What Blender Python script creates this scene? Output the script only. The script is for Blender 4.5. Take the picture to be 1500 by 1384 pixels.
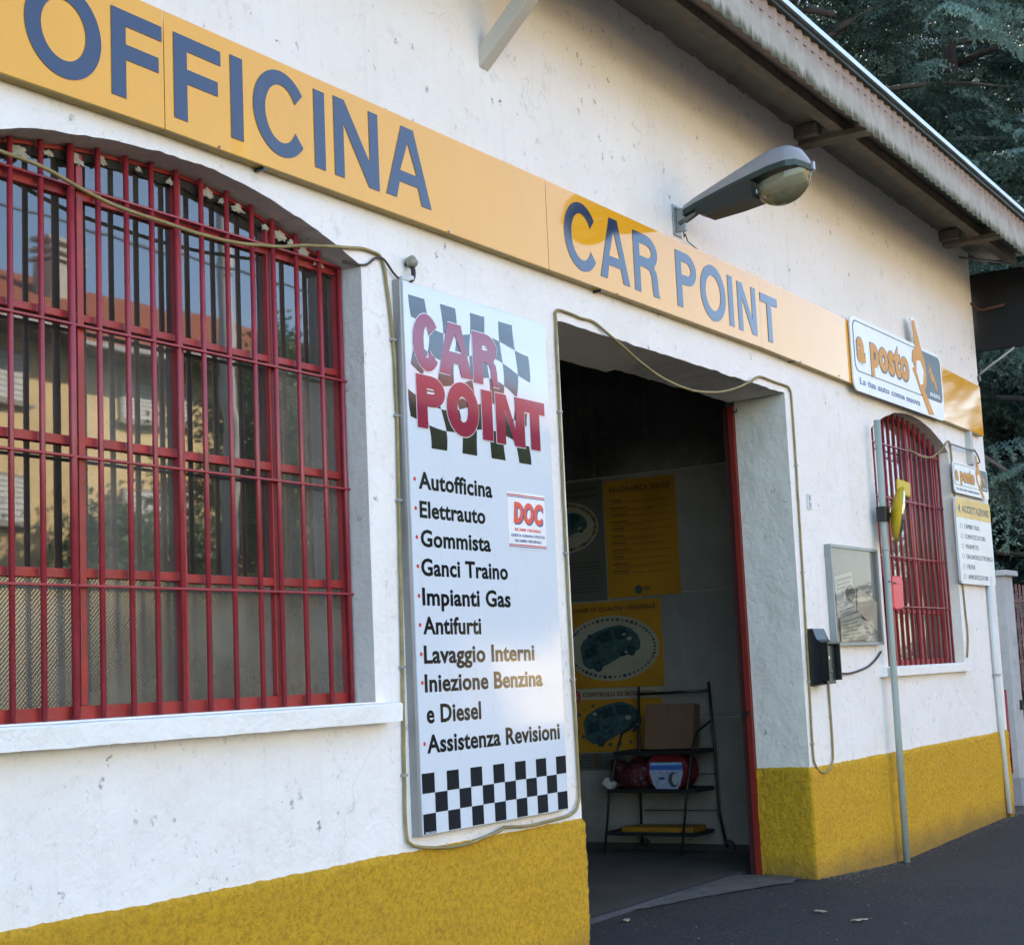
import bpy, bmesh, math, random
import numpy as np
from mathutils import Vector, Matrix, noise
random.seed(7)
R_ = math.radians
scn = bpy.context.scene
for o in list(bpy.data.objects): bpy.data.objects.remove(o)
COL = scn.collection

# ------------------------------------------------------------------ camera
cam = bpy.data.cameras.new('camera'); camo = bpy.data.objects.new('camera', cam); COL.objects.link(camo)
cam.sensor_fit = 'HORIZONTAL'; cam.sensor_width = 36.0; cam.lens = 36.0*2346.15/1500
cam.clip_start = 0.05; cam.clip_end = 2000
def _cam_axis(x, y, w):
    rol, pit, yaw = R_(-2.5977786), R_(7.26300937), R_(58.0081797)
    c, s = math.cos(rol), math.sin(rol); x1, y1 = c*x-s*y, s*x+c*y
    c, s = math.cos(pit), math.sin(pit); fw, up = c*w-s*y1, s*w+c*y1
    c, s = math.cos(yaw), math.sin(yaw); return Vector((c*x1+s*fw, -s*x1+c*fw, up))
RX, UX, FX = _cam_axis(1,0,0), _cam_axis(0,1,0), _cam_axis(0,0,1)
camo.matrix_world = Matrix(((RX.x,UX.x,-FX.x,0),(RX.y,UX.y,-FX.y,-4.5),(RX.z,UX.z,-FX.z,1.53),(0,0,0,1)))
scn.camera = camo

# ------------------------------------------------------------------ light
SUN_DIR = Vector((0.50, 0.62, 0.60)).normalized()      # towards the sun: behind the workshop, to the right
w = bpy.data.worlds.new('World'); scn.world = w; w.use_nodes = True
nt = w.node_tree; bg = nt.nodes['Background']
sky = nt.nodes.new('ShaderNodeTexSky'); sky.sky_type = 'NISHITA'; sky.sun_disc = False
sky.sun_elevation = math.asin(SUN_DIR.z); sky.sun_rotation = math.atan2(SUN_DIR.x, SUN_DIR.y)
sky.air_density = 1.0; sky.dust_density = 1.0; sky.ozone_density = 1.6
nt.links.new(sky.outputs[0], bg.inputs[0]); bg.inputs[1].default_value = 0.15
sun = bpy.data.lights.new('sun', 'SUN'); sun.energy = 5.0; sun.angle = R_(0.5); sun.color = (1.0, 0.95, 0.86)
suno = bpy.data.objects.new('sun', sun); COL.objects.link(suno); suno.location = (0, 0, 30)
suno.rotation_euler = SUN_DIR.to_track_quat('Z', 'Y').to_euler()
scn.view_settings.view_transform = 'Standard'; scn.view_settings.look = 'None'
scn.view_settings.exposure = 2.38; scn.view_settings.gamma = 1.0; scn.view_settings.use_curve_mapping = False
scn.render.engine = 'CYCLES'; scn.cycles.max_bounces = 8; scn.cycles.transparent_max_bounces = 12

# ------------------------------------------------------------------ materials
def new_mat(name):
    m = bpy.data.materials.new(name); m.use_nodes = True
    return m, m.node_tree, m.node_tree.nodes['Principled BSDF']
def N(nt, kind, **kw):
    n = nt.nodes.new(kind)
    for k, v in kw.items(): setattr(n, k, v)
    return n
def coords(nt, scale=(1,1,1)):
    g = N(nt, 'ShaderNodeNewGeometry'); mp = N(nt, 'ShaderNodeMapping'); mp.inputs['Scale'].default_value = scale
    nt.links.new(g.outputs['Position'], mp.inputs[0]); return mp.outputs[0]
def tex_noise(nt, vec, scale, detail=4, rough=.55):
    n = N(nt, 'ShaderNodeTexNoise'); n.inputs['Scale'].default_value = scale
    n.inputs['Detail'].default_value = detail; n.inputs['Roughness'].default_value = rough
    nt.links.new(vec, n.inputs['Vector']); return n.outputs['Fac']
def ramp(nt, fac, stops):
    r = N(nt, 'ShaderNodeValToRGB'); e = r.color_ramp.elements
    e[0].position, e[1].position = stops[0][0], stops[-1][0]
    for i, (p, c) in enumerate(stops):
        if i == 0: el = e[0]
        elif i == len(stops)-1: el = e[len(e)-1]
        else: el = e.new(p)
        el.color = (c, c, c, 1) if not hasattr(c, '__len__') else (*c, 1)
    nt.links.new(fac, r.inputs[0]); return r.outputs[0]
def mixc(nt, fac, a, b, blend='MIX'):
    m = N(nt, 'ShaderNodeMix', data_type='RGBA', blend_type=blend)
    for s, v in ((0, fac), (6, a), (7, b)):
        if hasattr(v, 'links'): nt.links.new(v, m.inputs[s])
        elif s == 0: m.inputs[0].default_value = v
        else: m.inputs[s].default_value = (*v, 1)
    return m.outputs[2]
def math_(nt, op, a, b=None):
    m = N(nt, 'ShaderNodeMath', operation=op)
    for i, v in enumerate((a, b)):
        if v is None: continue
        if hasattr(v, 'links'): nt.links.new(v, m.inputs[i])
        else: m.inputs[i].default_value = v
    return m.outputs[0]
def bump(nt, bs, h, strength, dist, prev=None):
    b = N(nt, 'ShaderNodeBump'); b.inputs['Strength'].default_value = strength; b.inputs['Distance'].default_value = dist
    nt.links.new(h, b.inputs['Height'])
    if prev is not None: nt.links.new(prev, b.inputs['Normal'])
    nt.links.new(b.outputs[0], bs.inputs['Normal']); return b.outputs[0]
MATS = {}
def M(name, color=(.5,.5,.5), rough=.6, metal=0, ior=1.5, var=.12, vscale=6, bmp=0, bscale=60, bdist=.002, dirt=0, dirtcol=(.06,.055,.045), dscale=3):
    """plain paint/metal/plastic with slight tonal variation, optional dirt patches and fine relief"""
    if name in MATS: return MATS[name]
    m, nt, b = new_mat(name); v = coords(nt)
    n = tex_noise(nt, v, vscale, 5)
    f = ramp(nt, n, [(.3, 1-var), (.7, 1+var*.5)])
    c = mixc(nt, 1.0, color, f, 'MULTIPLY')
    if dirt:
        d = ramp(nt, tex_noise(nt, v, dscale, 8, .7), [(.48, 0), (.72, dirt)])
        c = mixc(nt, d, c, dirtcol)
    nt.links.new(c, b.inputs['Base Color'])
    b.inputs['Roughness'].default_value = rough; b.inputs['Metallic'].default_value = metal; b.inputs['IOR'].default_value = ior
    if bmp: bump(nt, b, tex_noise(nt, v, bscale, 3), bmp, bdist)
    MATS[name] = m; return m

def plaster(name, base, grime=1.0, specks=True, warm=(.66,.60,.47)):
    m, nt, b = new_mat(name); v = coords(nt)
    big = tex_noise(nt, v, .9, 5, .6)
    c = mixc(nt, ramp(nt, big, [(.38, 0), (.7, .28*grime)]), base, warm)
    # faint vertical rain streaks
    st = tex_noise(nt, coords(nt, (9, 9, .5)), 1.6, 4, .6)
    c = mixc(nt, ramp(nt, st, [(.57, 0), (.82, .22*grime)]), c, (.45,.43,.38))
    # blotchy scuffs
    sc = tex_noise(nt, v, 7, 9, .75)
    c = mixc(nt, ramp(nt, sc, [(.57, 0), (.74, .5*grime)]), c, (.36,.34,.29))
    if specks:
        zone = ramp(nt, tex_noise(nt, v, 1.7, 3), [(.42, 0), (.60, 1)])
        vo = N(nt, 'ShaderNodeTexVoronoi'); vo.inputs['Scale'].default_value = 9; vo.inputs['Randomness'].default_value = 1
        wob = N(nt, 'ShaderNodeVectorMath', operation='ADD'); nn = N(nt, 'ShaderNodeTexNoise'); nn.inputs['Scale'].default_value = 40
        mul = N(nt, 'ShaderNodeVectorMath', operation='SCALE'); mul.inputs['Scale'].default_value = .07
        nt.links.new(v, nn.inputs['Vector']); nt.links.new(nn.outputs['Color'], mul.inputs[0])
        nt.links.new(coords(nt, (1,1,.7)), wob.inputs[0]); nt.links.new(mul.outputs[0], wob.inputs[1]); nt.links.new(wob.outputs[0], vo.inputs['Vector'])
        sp = ramp(nt, vo.outputs['Distance'], [(.04, 1), (.15, 0)])
        vo2 = N(nt, 'ShaderNodeTexVoronoi'); vo2.inputs['Scale'].default_value = 27; nt.links.new(wob.outputs[0], vo2.inputs['Vector'])
        zone2 = ramp(nt, tex_noise(nt, v, 2.9, 5), [(.50, 0), (.66, .8)])
        c = mixc(nt, math_(nt, 'MULTIPLY', math_(nt, 'MULTIPLY', ramp(nt, vo2.outputs['Distance'], [(.05, 1), (.20, 0)]), zone2), .9*grime), c, (.16,.15,.11))
        c = mixc(nt, math_(nt, 'MULTIPLY', math_(nt, 'MULTIPLY', sp, zone), .9*grime), c, (.10,.10,.07))
        vc = N(nt, 'ShaderNodeTexVoronoi', feature='DISTANCE_TO_EDGE'); vc.inputs['Scale'].default_value = 1.3
        w2 = N(nt, 'ShaderNodeVectorMath', operation='ADD'); n3 = N(nt, 'ShaderNodeTexNoise'); n3.inputs['Scale'].default_value = 5; n3.inputs['Detail'].default_value = 6
        m3 = N(nt, 'ShaderNodeVectorMath', operation='SCALE'); m3.inputs['Scale'].default_value = .35
        nt.links.new(v, n3.inputs['Vector']); nt.links.new(n3.outputs['Color'], m3.inputs[0]); nt.links.new(v, w2.inputs[0]); nt.links.new(m3.outputs[0], w2.inputs[1]); nt.links.new(w2.outputs[0], vc.inputs['Vector'])
        crack = math_(nt, 'MULTIPLY', ramp(nt, vc.outputs['Distance'], [(.0, 1), (.006, 0)]), ramp(nt, tex_noise(nt, v, 1.1, 3), [(.55, 0), (.68, .35)]))
        c = mixc(nt, crack, c, (.18,.17,.14))
    nt.links.new(c, b.inputs['Base Color']); b.inputs['Roughness'].default_value = .92
    p = bump(nt, b, tex_noise(nt, v, 2.6, 4), .8, .05)
    bump(nt, b, tex_noise(nt, v, 34, 7, .7), .65, .010, p)
    MATS[name] = m; return m
m_wall = plaster('white_plaster', (.85,.805,.755), 1.0)
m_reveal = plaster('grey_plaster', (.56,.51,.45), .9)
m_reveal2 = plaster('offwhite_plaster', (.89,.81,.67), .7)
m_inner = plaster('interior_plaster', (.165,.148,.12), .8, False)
m_inner_dark = plaster('interior_top_plaster', (.04,.038,.033), .8, False)  # much darker tone for the top slab than for those below
m_sill = plaster('sill_white', (.86,.83,.77), .35, False)

def stucco():
    m, nt, b = new_mat('yellow_stucco'); v = coords(nt)
    n1 = tex_noise(nt, v, 42, 7, .75); n2 = tex_noise(nt, v, 2.0, 5)
    c = mixc(nt, ramp(nt, n1, [(.34, 0), (.56, 1)]), (.46,.25,.007), (.76,.42,.012))
    c = mixc(nt, ramp(nt, n2, [(.40, 0), (.75, .35)]), c, (.56,.31,.025))
    # worn spots showing darker render, more of them low down
    sc = tex_noise(nt, v, 9, 9, .75)
    c = mixc(nt, ramp(nt, sc, [(.64, 0), (.74, .45)]), c, (.20,.12,.02))
    g = N(nt, 'ShaderNodeNewGeometry'); sep = N(nt, 'ShaderNodeSeparateXYZ'); nt.links.new(g.outputs['Position'], sep.inputs[0])
    low = ramp(nt, math_(nt, 'ADD', sep.outputs[2], math_(nt, 'MULTIPLY', n2, .25)), [(.10, .7), (.30, 0)])
    c = mixc(nt, low, c, (.20,.125,.04))
    nt.links.new(c, b.inputs['Base Color']); b.inputs['Roughness'].default_value = .95
    p = bump(nt, b, n1, 1.0, .022)
    bump(nt, b, tex_noise(nt, v, 110, 3), .6, .004, p)
    return m
m_yellow = stucco()

def sign_paint(name, col, rough=.10, ior=1.5, var=.06):
    m, nt, b = new_mat(name); v = coords(nt)
    c = mixc(nt, 1.0, col, ramp(nt, tex_noise(nt, v, 2.5, 6, .65), [(.3, 1-var), (.7, 1)]), 'MULTIPLY')
    d = ramp(nt, tex_noise(nt, coords(nt, (5,5,.8)), 3, 6, .7), [(.58, 0), (.85, .25)])
    c = mixc(nt, d, c, (.35,.28,.14))
    nt.links.new(c, b.inputs['Base Color'])
    rr = ramp(nt, tex_noise(nt, v, 1.3, 4), [(.3, rough*.7), (.75, rough*1.6)])
    nt.links.new(rr, b.inputs['Roughness']); b.inputs['IOR'].default_value = ior
    bump(nt, b, tex_noise(nt, v, .9, 2), .10, .02)
    return m
m_strip = sign_paint('ochre_panel', (.80,.385,.022), .05, 1.45)
m_letter = sign_paint('blue_vinyl', (.035,.052,.10), .09, 1.45)
m_edge = M('ochre_edge', (.33,.21,.01), .4, var=.3, vscale=12, dirt=.5)
m_board = sign_paint('board_white', (.66,.70,.74), .06, 1.6, .03)
m_black = M('black_vinyl', (.012,.013,.015), .07, ior=1.75, var=.1)
m_maroon = M('maroon_vinyl', (.26,.006,.045), .08, ior=1.6, var=.05)
m_redv = M('red_vinyl', (.62,.05,.03), .2, var=.05)
m_alu = M('grey_aluminium', (.36,.36,.35), .45, .6, var=.15, dirt=.2)
m_red = M('red_enamel', (.31,.028,.036), .32, var=.22, vscale=9, bmp=.25, bscale=90, dirt=.35, dirtcol=(.16,.03,.02), dscale=8)
m_redrust = M('red_frame_paint', (.33,.022,.022), .4, var=.3, vscale=7, bmp=.4, bscale=50, dirt=.55, dirtcol=(.13,.04,.03), dscale=9)
m_reddoor = M('red_door_paint', (.20,.016,.008), .45, var=.2)
m_asb = None
def cement_sheet():
    m, nt, b = new_mat('fibre_cement'); v = coords(nt)
    g = N(nt, 'ShaderNodeNewGeometry'); sep = N(nt, 'ShaderNodeSeparateXYZ'); nt.links.new(g.outputs['Position'], sep.inputs[0])
    n = tex_noise(nt, v, 6, 6, .65)
    c = mixc(nt, ramp(nt, n, [(.3,0),(.7,1)]), (.29,.27,.225), (.40,.375,.32))
    hz = math_(nt, 'ADD', sep.outputs[2], math_(nt, 'MULTIPLY', math_(nt, 'ADD', tex_noise(nt, coords(nt, (14,1,2)), 1.5, 4), -.5), .16))
    # height above the sheared bottom edge (the eave falls slightly to the right)
    hh = math_(nt, 'ADD', hz, math_(nt, 'MULTIPLY', sep.outputs[0], .0152))
    moss = ramp(nt, hh, [(.0, 1), (1, 0)]); 
    r = moss.node; r.color_ramp.elements[0].position = 0; 
    lowm = ramp(nt, math_(nt, 'ADD', hh, -5.565), [(.0, 1), (.06, 0)])
    c = mixc(nt, lowm, c, (.085,.085,.045))
    top = ramp(nt, math_(nt, 'ADD', hh, -5.55), [(.17, 0), (.25, .5)])
    c = mixc(nt, top, c, (.22,.11,.08))
    nt.links.new(c, b.inputs['Base Color']); b.inputs['Roughness'].default_value = .9
    bump(nt, b, tex_noise(nt, v, 40, 4), .3, .004); return m
m_asb = cement_sheet()
m_flash = M('zinc_flashing', (.50,.52,.53), .4, .7, var=.12)
m_green = M('dark_green_edge', (.01,.025,.015), .5)
m_soffit = M('soffit_board', (.30,.275,.23), .85, var=.45, vscale=3, bmp=.5, bscale=20, dirt=.6, dirtcol=(.05,.05,.035))
m_wood = M('weathered_timber', (.24,.20,.15), .85, var=.4, vscale=12, bmp=.6, bscale=35, dirt=.5)
m_strut = M('cream_steel', (.60,.55,.46), .5, var=.12, dirt=.2)
m_lampg = M('lamp_grey', (.29,.285,.28), .5, var=.12, dirt=.25)
m_lampd = M('lamp_black', (.015,.02,.018), .5)
m_cable = M('yellowed_cable', (.29,.22,.075), .6, var=.3, vscale=15, dirt=.4)
m_cabled = M('dark_cable', (.07,.05,.035), .6, var=.3)
m_pole = M('painted_pole', (.33,.38,.33), .45, var=.15, dirt=.25)
m_blackp = M('black_metal', (.012,.014,.014), .35, var=.2)
m_asp = None
def asphalt():
    m, nt, b = new_mat('asphalt'); v = coords(nt)
    n1 = tex_noise(nt, v, 70, 6, .8); n2 = tex_noise(nt, v, 1.1, 6, .65)
    c = mixc(nt, ramp(nt, n1, [(.44,0),(.64,1)]), (.004,.0035,.0028), (.100,.088,.070))
    c = mixc(nt, ramp(nt, n2, [(.35,0),(.7,.6)]), c, (.014,.014,.014))
    gr = ramp(nt, tex_noise(nt, v, 28, 4, .8), [(.55, 0), (.68, .5)])
    c = mixc(nt, gr, c, (.100,.090,.074))
    pt = ramp(nt, tex_noise(nt, v, .7, 7, .7), [(.50, 0), (.53, .45)])
    c = mixc(nt, pt, c, (.030,.028,.026))
    st = tex_noise(nt, coords(nt, (.8, 4, 1)), 1.5, 5, .6)
    c = mixc(nt, ramp(nt, st, [(.56,0),(.75,.35)]), c, (.06,.06,.058))
    nt.links.new(c, b.inputs['Base Color']); b.inputs['Roughness'].default_value = .85
    p = bump(nt, b, tex_noise(nt, v, 45, 5, .7), .9, .02)
    bump(nt, b, n1, 1.0, .01, p); return m
m_asp = asphalt()
m_conc = M('concrete_floor', (.075,.064,.048), .7, var=.3, vscale=2.5, bmp=.3, bscale=30, dirt=.7, dirtcol=(.05,.05,.045), dscale=2)
m_concl = M('pale_concrete', (.12,.108,.09), .9, var=.3, vscale=8, bmp=.6, bscale=40, bdist=.006, dirt=.5)
m_steelb = M('bluish_steel', (.20,.22,.27), .3, .8)
m_pillar = M('pillar_concrete', (.46,.46,.45), .9, var=.2, vscale=3, bmp=.4, bscale=30, dirt=.5)
def glass(name, dusty, tint=(.35,.36,.34), pattern=False, ior=2.1):
    m = bpy.data.materials.new(name); m.use_nodes = True; nt = m.node_tree; nt.nodes.clear()
    out = N(nt, 'ShaderNodeOutputMaterial'); v = coords(nt)
    tr = N(nt, 'ShaderNodeBsdfTransparent'); tr.inputs[0].default_value = (*tint, 1)
    df = N(nt, 'ShaderNodeBsdfDiffuse')
    nt.links.new(mixc(nt, tex_noise(nt, v, 3, 6), (.22,.20,.15), (.36,.33,.26)), df.inputs[0])
    gl = N(nt, 'ShaderNodeBsdfGlossy'); gl.inputs['Roughness'].default_value = .02 if not pattern else .12
    fr = N(nt, 'ShaderNodeFresnel'); fr.inputs[0].default_value = ior
    if dusty is not None:
        d = ramp(nt, tex_noise(nt, v, 2.2, 7, .65), [(.3, dusty*.5), (.75, dusty*1.3)])
        mx = N(nt, 'ShaderNodeMixShader'); nt.links.new(d, mx.inputs[0]); nt.links.new(tr.outputs[0], mx.inputs[1]); nt.links.new(df.outputs[0], mx.inputs[2])
    m2 = N(nt, 'ShaderNodeMixShader'); nt.links.new(fr.outputs[0], m2.inputs[0]); nt.links.new(mx.outputs[0], m2.inputs[1]); nt.links.new(gl.outputs[0], m2.inputs[2])
    bm_ = N(nt, 'ShaderNodeBump')
    if pattern:
        s = N(nt, 'ShaderNodeSeparateXYZ'); nt.links.new(coords(nt, (1,1,1)), s.inputs[0])
        a = math_(nt, 'SINE', math_(nt, 'MULTIPLY', s.outputs[0], 6.283/.018)); c = math_(nt, 'SINE', math_(nt, 'MULTIPLY', s.outputs[2], 6.283/.018))
        h = math_(nt, 'MULTIPLY', a, c); bm_.inputs['Strength'].default_value = .22; bm_.inputs['Distance'].default_value = .0012
        nt.links.new(h, bm_.inputs['Height'])
    else:
        bm_.inputs['Strength'].default_value = .12; bm_.inputs['Distance'].default_value = .01
        nt.links.new(tex_noise(nt, v, 1.6, 2), bm_.inputs['Height'])
    nt.links.new(bm_.outputs[0], gl.inputs['Normal']); nt.links.new(bm_.outputs[0], fr.inputs['Normal'])
    nt.links.new(m2.outputs[0], out.inputs[0]); return m
g_clear = glass('window_glass', .14)
g_dusty = glass('dusty_window_glass', .45)
g_pat = glass('patterned_glass', .55, pattern=True)
g_case = glass('case_glass', .22, (.9,.9,.9), ior=1.2)

# ------------------------------------------------------------------ mesh helpers (all coordinates in world metres)
def wloc(o):
    v = Vector((0,0,0))
    while o is not None: v = v + o.location; o = o.parent
    return v
def link(name, me, parent=None, loc=None):
    o = bpy.data.objects.new(name, me); COL.objects.link(o)
    if parent is not None: o.parent = parent
    if loc is not None: o.location = loc
    return o
def mesh(name, verts, faces, mat, parent=None, smooth=False, local=False):
    base = wloc(parent) if (parent is not None and not local) else Vector((0,0,0))
    me = bpy.data.meshes.new(name)
    me.from_pydata([tuple(Vector(v)-base) for v in verts], [], faces); me.update()
    mats = mat if isinstance(mat, (list, tuple)) else [mat]
    for q in mats: me.materials.append(q)
    if smooth:
        for p in me.polygons: p.use_smooth = True
    return link(name, me, parent)
def from_bm(name, bm, mat, parent=None, smooth=False):
    base = wloc(parent) if parent is not None else Vector((0,0,0))
    bmesh.ops.translate(bm, verts=bm.verts, vec=-base)
    bmesh.ops.recalc_face_normals(bm, faces=bm.faces)
    me = bpy.data.meshes.new(name); bm.to_mesh(me); bm.free()
    for q in (mat if isinstance(mat, (list, tuple)) else [mat]): me.materials.append(q)
    if smooth:
        for p in me.polygons: p.use_smooth = True
    return link(name, me, parent)
def bx(bm, x0, x1, y0, y1, z0, z1, bev=0, mi=0):
    r = bmesh.ops.create_cube(bm, size=1)
    vs = r['verts']
    for v in vs: v.co = Vector((x0+(v.co.x+.5)*(x1-x0), y0+(v.co.y+.5)*(y1-y0), z0+(v.co.z+.5)*(z1-z0)))
    fs = {f for v in vs for f in v.link_faces}
    for f in fs: f.material_index = mi
    if bev:
        es = list({e for v in vs for e in v.link_edges})
        bmesh.ops.bevel(bm, geom=es, offset=bev, segments=2, affect='EDGES', profile=.5)
def box(name, x0, x1, y0, y1, z0, z1, mat, parent=None, bev=0):
    bm = bmesh.new(); bx(bm, x0, x1, y0, y1, z0, z1, bev); return from_bm(name, bm, mat, parent)
def tube_geo(pts, r, seg=8, cap=True):
    pts = [Vector(p) for p in pts]; V, F = [], []
    rs = r if hasattr(r, '__len__') else [r]*len(pts)
    up = None
    for i, p in enumerate(pts):
        t = (pts[min(i+1, len(pts)-1)]-pts[max(i-1, 0)]).normalized()
        if up is None: up = t.orthogonal().normalized()
        up = (up - t*up.dot(t)); up = up.normalized() if up.length > 1e-6 else t.orthogonal().normalized()
        s = t.cross(up)
        for k in range(seg):
            a = 2*math.pi*k/seg; V.append(p+(up*math.cos(a)+s*math.sin(a))*rs[i])
    for i in range(len(pts)-1):
        for k in range(seg):
            F.append((i*seg+k, i*seg+(k+1)%seg, (i+1)*seg+(k+1)%seg, (i+1)*seg+k))
    if cap: F.append(tuple(range(seg))[::-1]); F.append(tuple(range((len(pts)-1)*seg, len(pts)*seg)))
    return V, F
def tube(name, pts, r, mat, parent=None, seg=8):
    V, F = tube_geo(pts, r, seg); return mesh(name, V, F, mat, parent, smooth=True)
def spline(pts, n=8, jitter=0):
    P = [Vector(p) for p in pts]; out = []
    for i in range(len(P)-1):
        p0, p1, p2, p3 = P[max(i-1,0)], P[i], P[i+1], P[min(i+2,len(P)-1)]
        for k in range(n):
            t = k/n
            q = .5*((2*p1)+(p2-p0)*t+(2*p0-5*p1+4*p2-p3)*t*t+(3*p1-p0-3*p2+p3)*t**3)
            if jitter: q = q+Vector((noise.noise(q*7), 0, noise.noise(q*7+Vector((9,3,1)))))*jitter
            out.append(q)
    out.append(P[-1]); return out
def thing(name, label, cat, loc=(0,0,0), group=None):
    o = bpy.data.objects.new(name, None); COL.objects.link(o); o.location = loc; o.empty_display_size = .1
    return tag(o, label, cat, group)
def tag(o, label, cat, group=None):
    o['label'] = label; o['category'] = cat
    if group: o['group'] = group
    return o
def struct(o): o['kind'] = 'structure'; return o

# flat shapes on a plane. frame: 'F' = facing -y (facade), at depth y ; 'S' = facing -x (interior side wall), at x
def to3(u, v, d, frame):
    return (u, d, v) if frame == 'F' else (d, -u, v)     # in frame S u is -y
def flat(name, polys, mat, parent, d, frame='F', th=.0012):
    """polys: list of outlines (u, v); nested outlines become holes; a thin solid of thickness th"""
    cu = bpy.data.curves.new(name, 'CURVE'); cu.dimensions = '2D'; cu.fill_mode = 'BOTH'; cu.extrude = th/2
    for pl in polys:
        s = cu.splines.new('POLY'); s.points.add(len(pl)-1)
        for i, (u, v) in enumerate(pl): s.points[i].co = (u, v, 0, 1)
        s.use_cyclic_u = True
    return _curve_to(name, cu, mat, parent, d, frame, th, None)
def _curve_to(name, cu, mat, parent, d, frame, th, fit):
    tmp = bpy.data.objects.new('tmp', cu); COL.objects.link(tmp)
    dg = bpy.context.evaluated_depsgraph_get(); dg.update()
    me = bpy.data.meshes.new_from_object(tmp.evaluated_get(dg)); bpy.data.objects.remove(tmp); bpy.data.curves.remove(cu)
    n = len(me.vertices); co = np.empty(n*3, 'f'); me.vertices.foreach_get('co', co); co = co.reshape(-1, 3)
    if fit and n:
        (u0, u1, v0, v1, ref0, ref1, shear) = fit
        a, b = co[:,0].min(), co[:,0].max(); c0, c1 = (ref0, ref1)
        co[:,0] = u0+(co[:,0]-a)/(b-a)*(u1-u0); co[:,1] = v0+(co[:,1]-c0)/(c1-c0)*(v1-v0)
        co[:,0] += (co[:,1]-v0)*shear
    out = np.empty_like(co); base = wloc(parent) if parent is not None else Vector((0,0,0))
    if frame == 'F': out[:,0] = co[:,0]; out[:,1] = d-co[:,2]; out[:,2] = co[:,1]
    else: out[:,0] = d-co[:,2]; out[:,1] = -co[:,0]; out[:,2] = co[:,1]
    out -= np.array(base, 'f'); me.vertices.foreach_set('co', out.ravel()); me.materials.clear(); me.materials.append(mat); me.update()
    me.name = name
    for p in me.polygons: p.use_smooth = False
    return link(name, me, parent)
def text(name, body, u0, u1, v0, v1, mat, parent, d, frame='F', bold=.03, shear=0, ref=None, th=.0012, space=1.0):
    """lettering: v0 = baseline, v1 = top of the capitals"""
    if ' ' in body and parent is not None and name in ('lettering', 'slogan_lettering'):
        # set the whole line once to learn where each word falls, then set every word as its own piece
        def width(t):
            c_ = bpy.data.curves.new('m', 'FONT'); c_.body = t; c_.size = 1; c_.offset = bold; c_.space_character = space*(1+bold*1.6)
            o_ = bpy.data.objects.new('m', c_); COL.objects.link(o_); bpy.context.view_layer.update(); xs_ = [p[0] for p in o_.bound_box]
            r_ = (min(xs_), max(xs_)); bpy.data.objects.remove(o_); bpy.data.curves.remove(c_); return r_
        a0, a1 = width(body); k = (u1-u0)/(a1-a0); out = None; pos = 0
        for wd in body.split(' '):
            e = width(body[:pos+len(wd)])[1]; b_ = width(wd); st = e-(b_[1]-b_[0])
            out = text(name, wd, u0+(st-a0)*k, u0+(e-a0)*k, v0, v1, mat, parent, d, frame, bold, shear, ref, th, space); pos += len(wd)+1
        return out
    cu = bpy.data.curves.new(name, 'FONT'); cu.body = body; cu.size = 1; cu.offset = bold; cu.extrude = th/2; cu.resolution_u = 3; cu.space_character = space*(1+bold*1.6)
    return _curve_to(name, cu, mat, parent, d, frame, th, (u0, u1, v0, v1, -bold, .695+bold, shear))
def rrect(u0, u1, v0, v1, r, n=6):
    out = []
    for cx, cy, a0 in ((u1-r, v0+r, -90), (u1-r, v1-r, 0), (u0+r, v1-r, 90), (u0+r, v0+r, 180)):
        for k in range(n+1):
            a = R_(a0+90*k/n); out.append((cx+r*math.cos(a), cy+r*math.sin(a)))
    return out
def rect(u0, u1, v0, v1): return [(u0,v0),(u1,v0),(u1,v1),(u0,v1)]
def ell(cu, cv, ru, rv, n=32, a0=0, a1=360): return [(cu+ru*math.cos(R_(a0+(a1-a0)*k/n)), cv+rv*math.sin(R_(a0+(a1-a0)*k/n))) for k in range(n if a1-a0 == 360 else n+1)]
def plate(name, outline, y0, y1, mat, parent, frame='F', bev=.0):
    """solid slab of an outline between two depths"""
    n = len(outline); V = [to3(u, v, y0, frame) for u, v in outline]+[to3(u, v, y1, frame) for u, v in outline]
    F = [tuple(range(n)), tuple(range(n, 2*n))[::-1]]+[(i, (i+1) % n, n+(i+1) % n, n+i) for i in range(n)]
    bm = bmesh.new(); vs = [bm.verts.new(v) for v in V]
    for f in F: bm.faces.new([vs[i] for i in f])
    if bev: bmesh.ops.bevel(bm, geom=[e for e in bm.edges], offset=bev, segments=1, affect='EDGES')
    return from_bm(name, bm, mat, parent)

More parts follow.
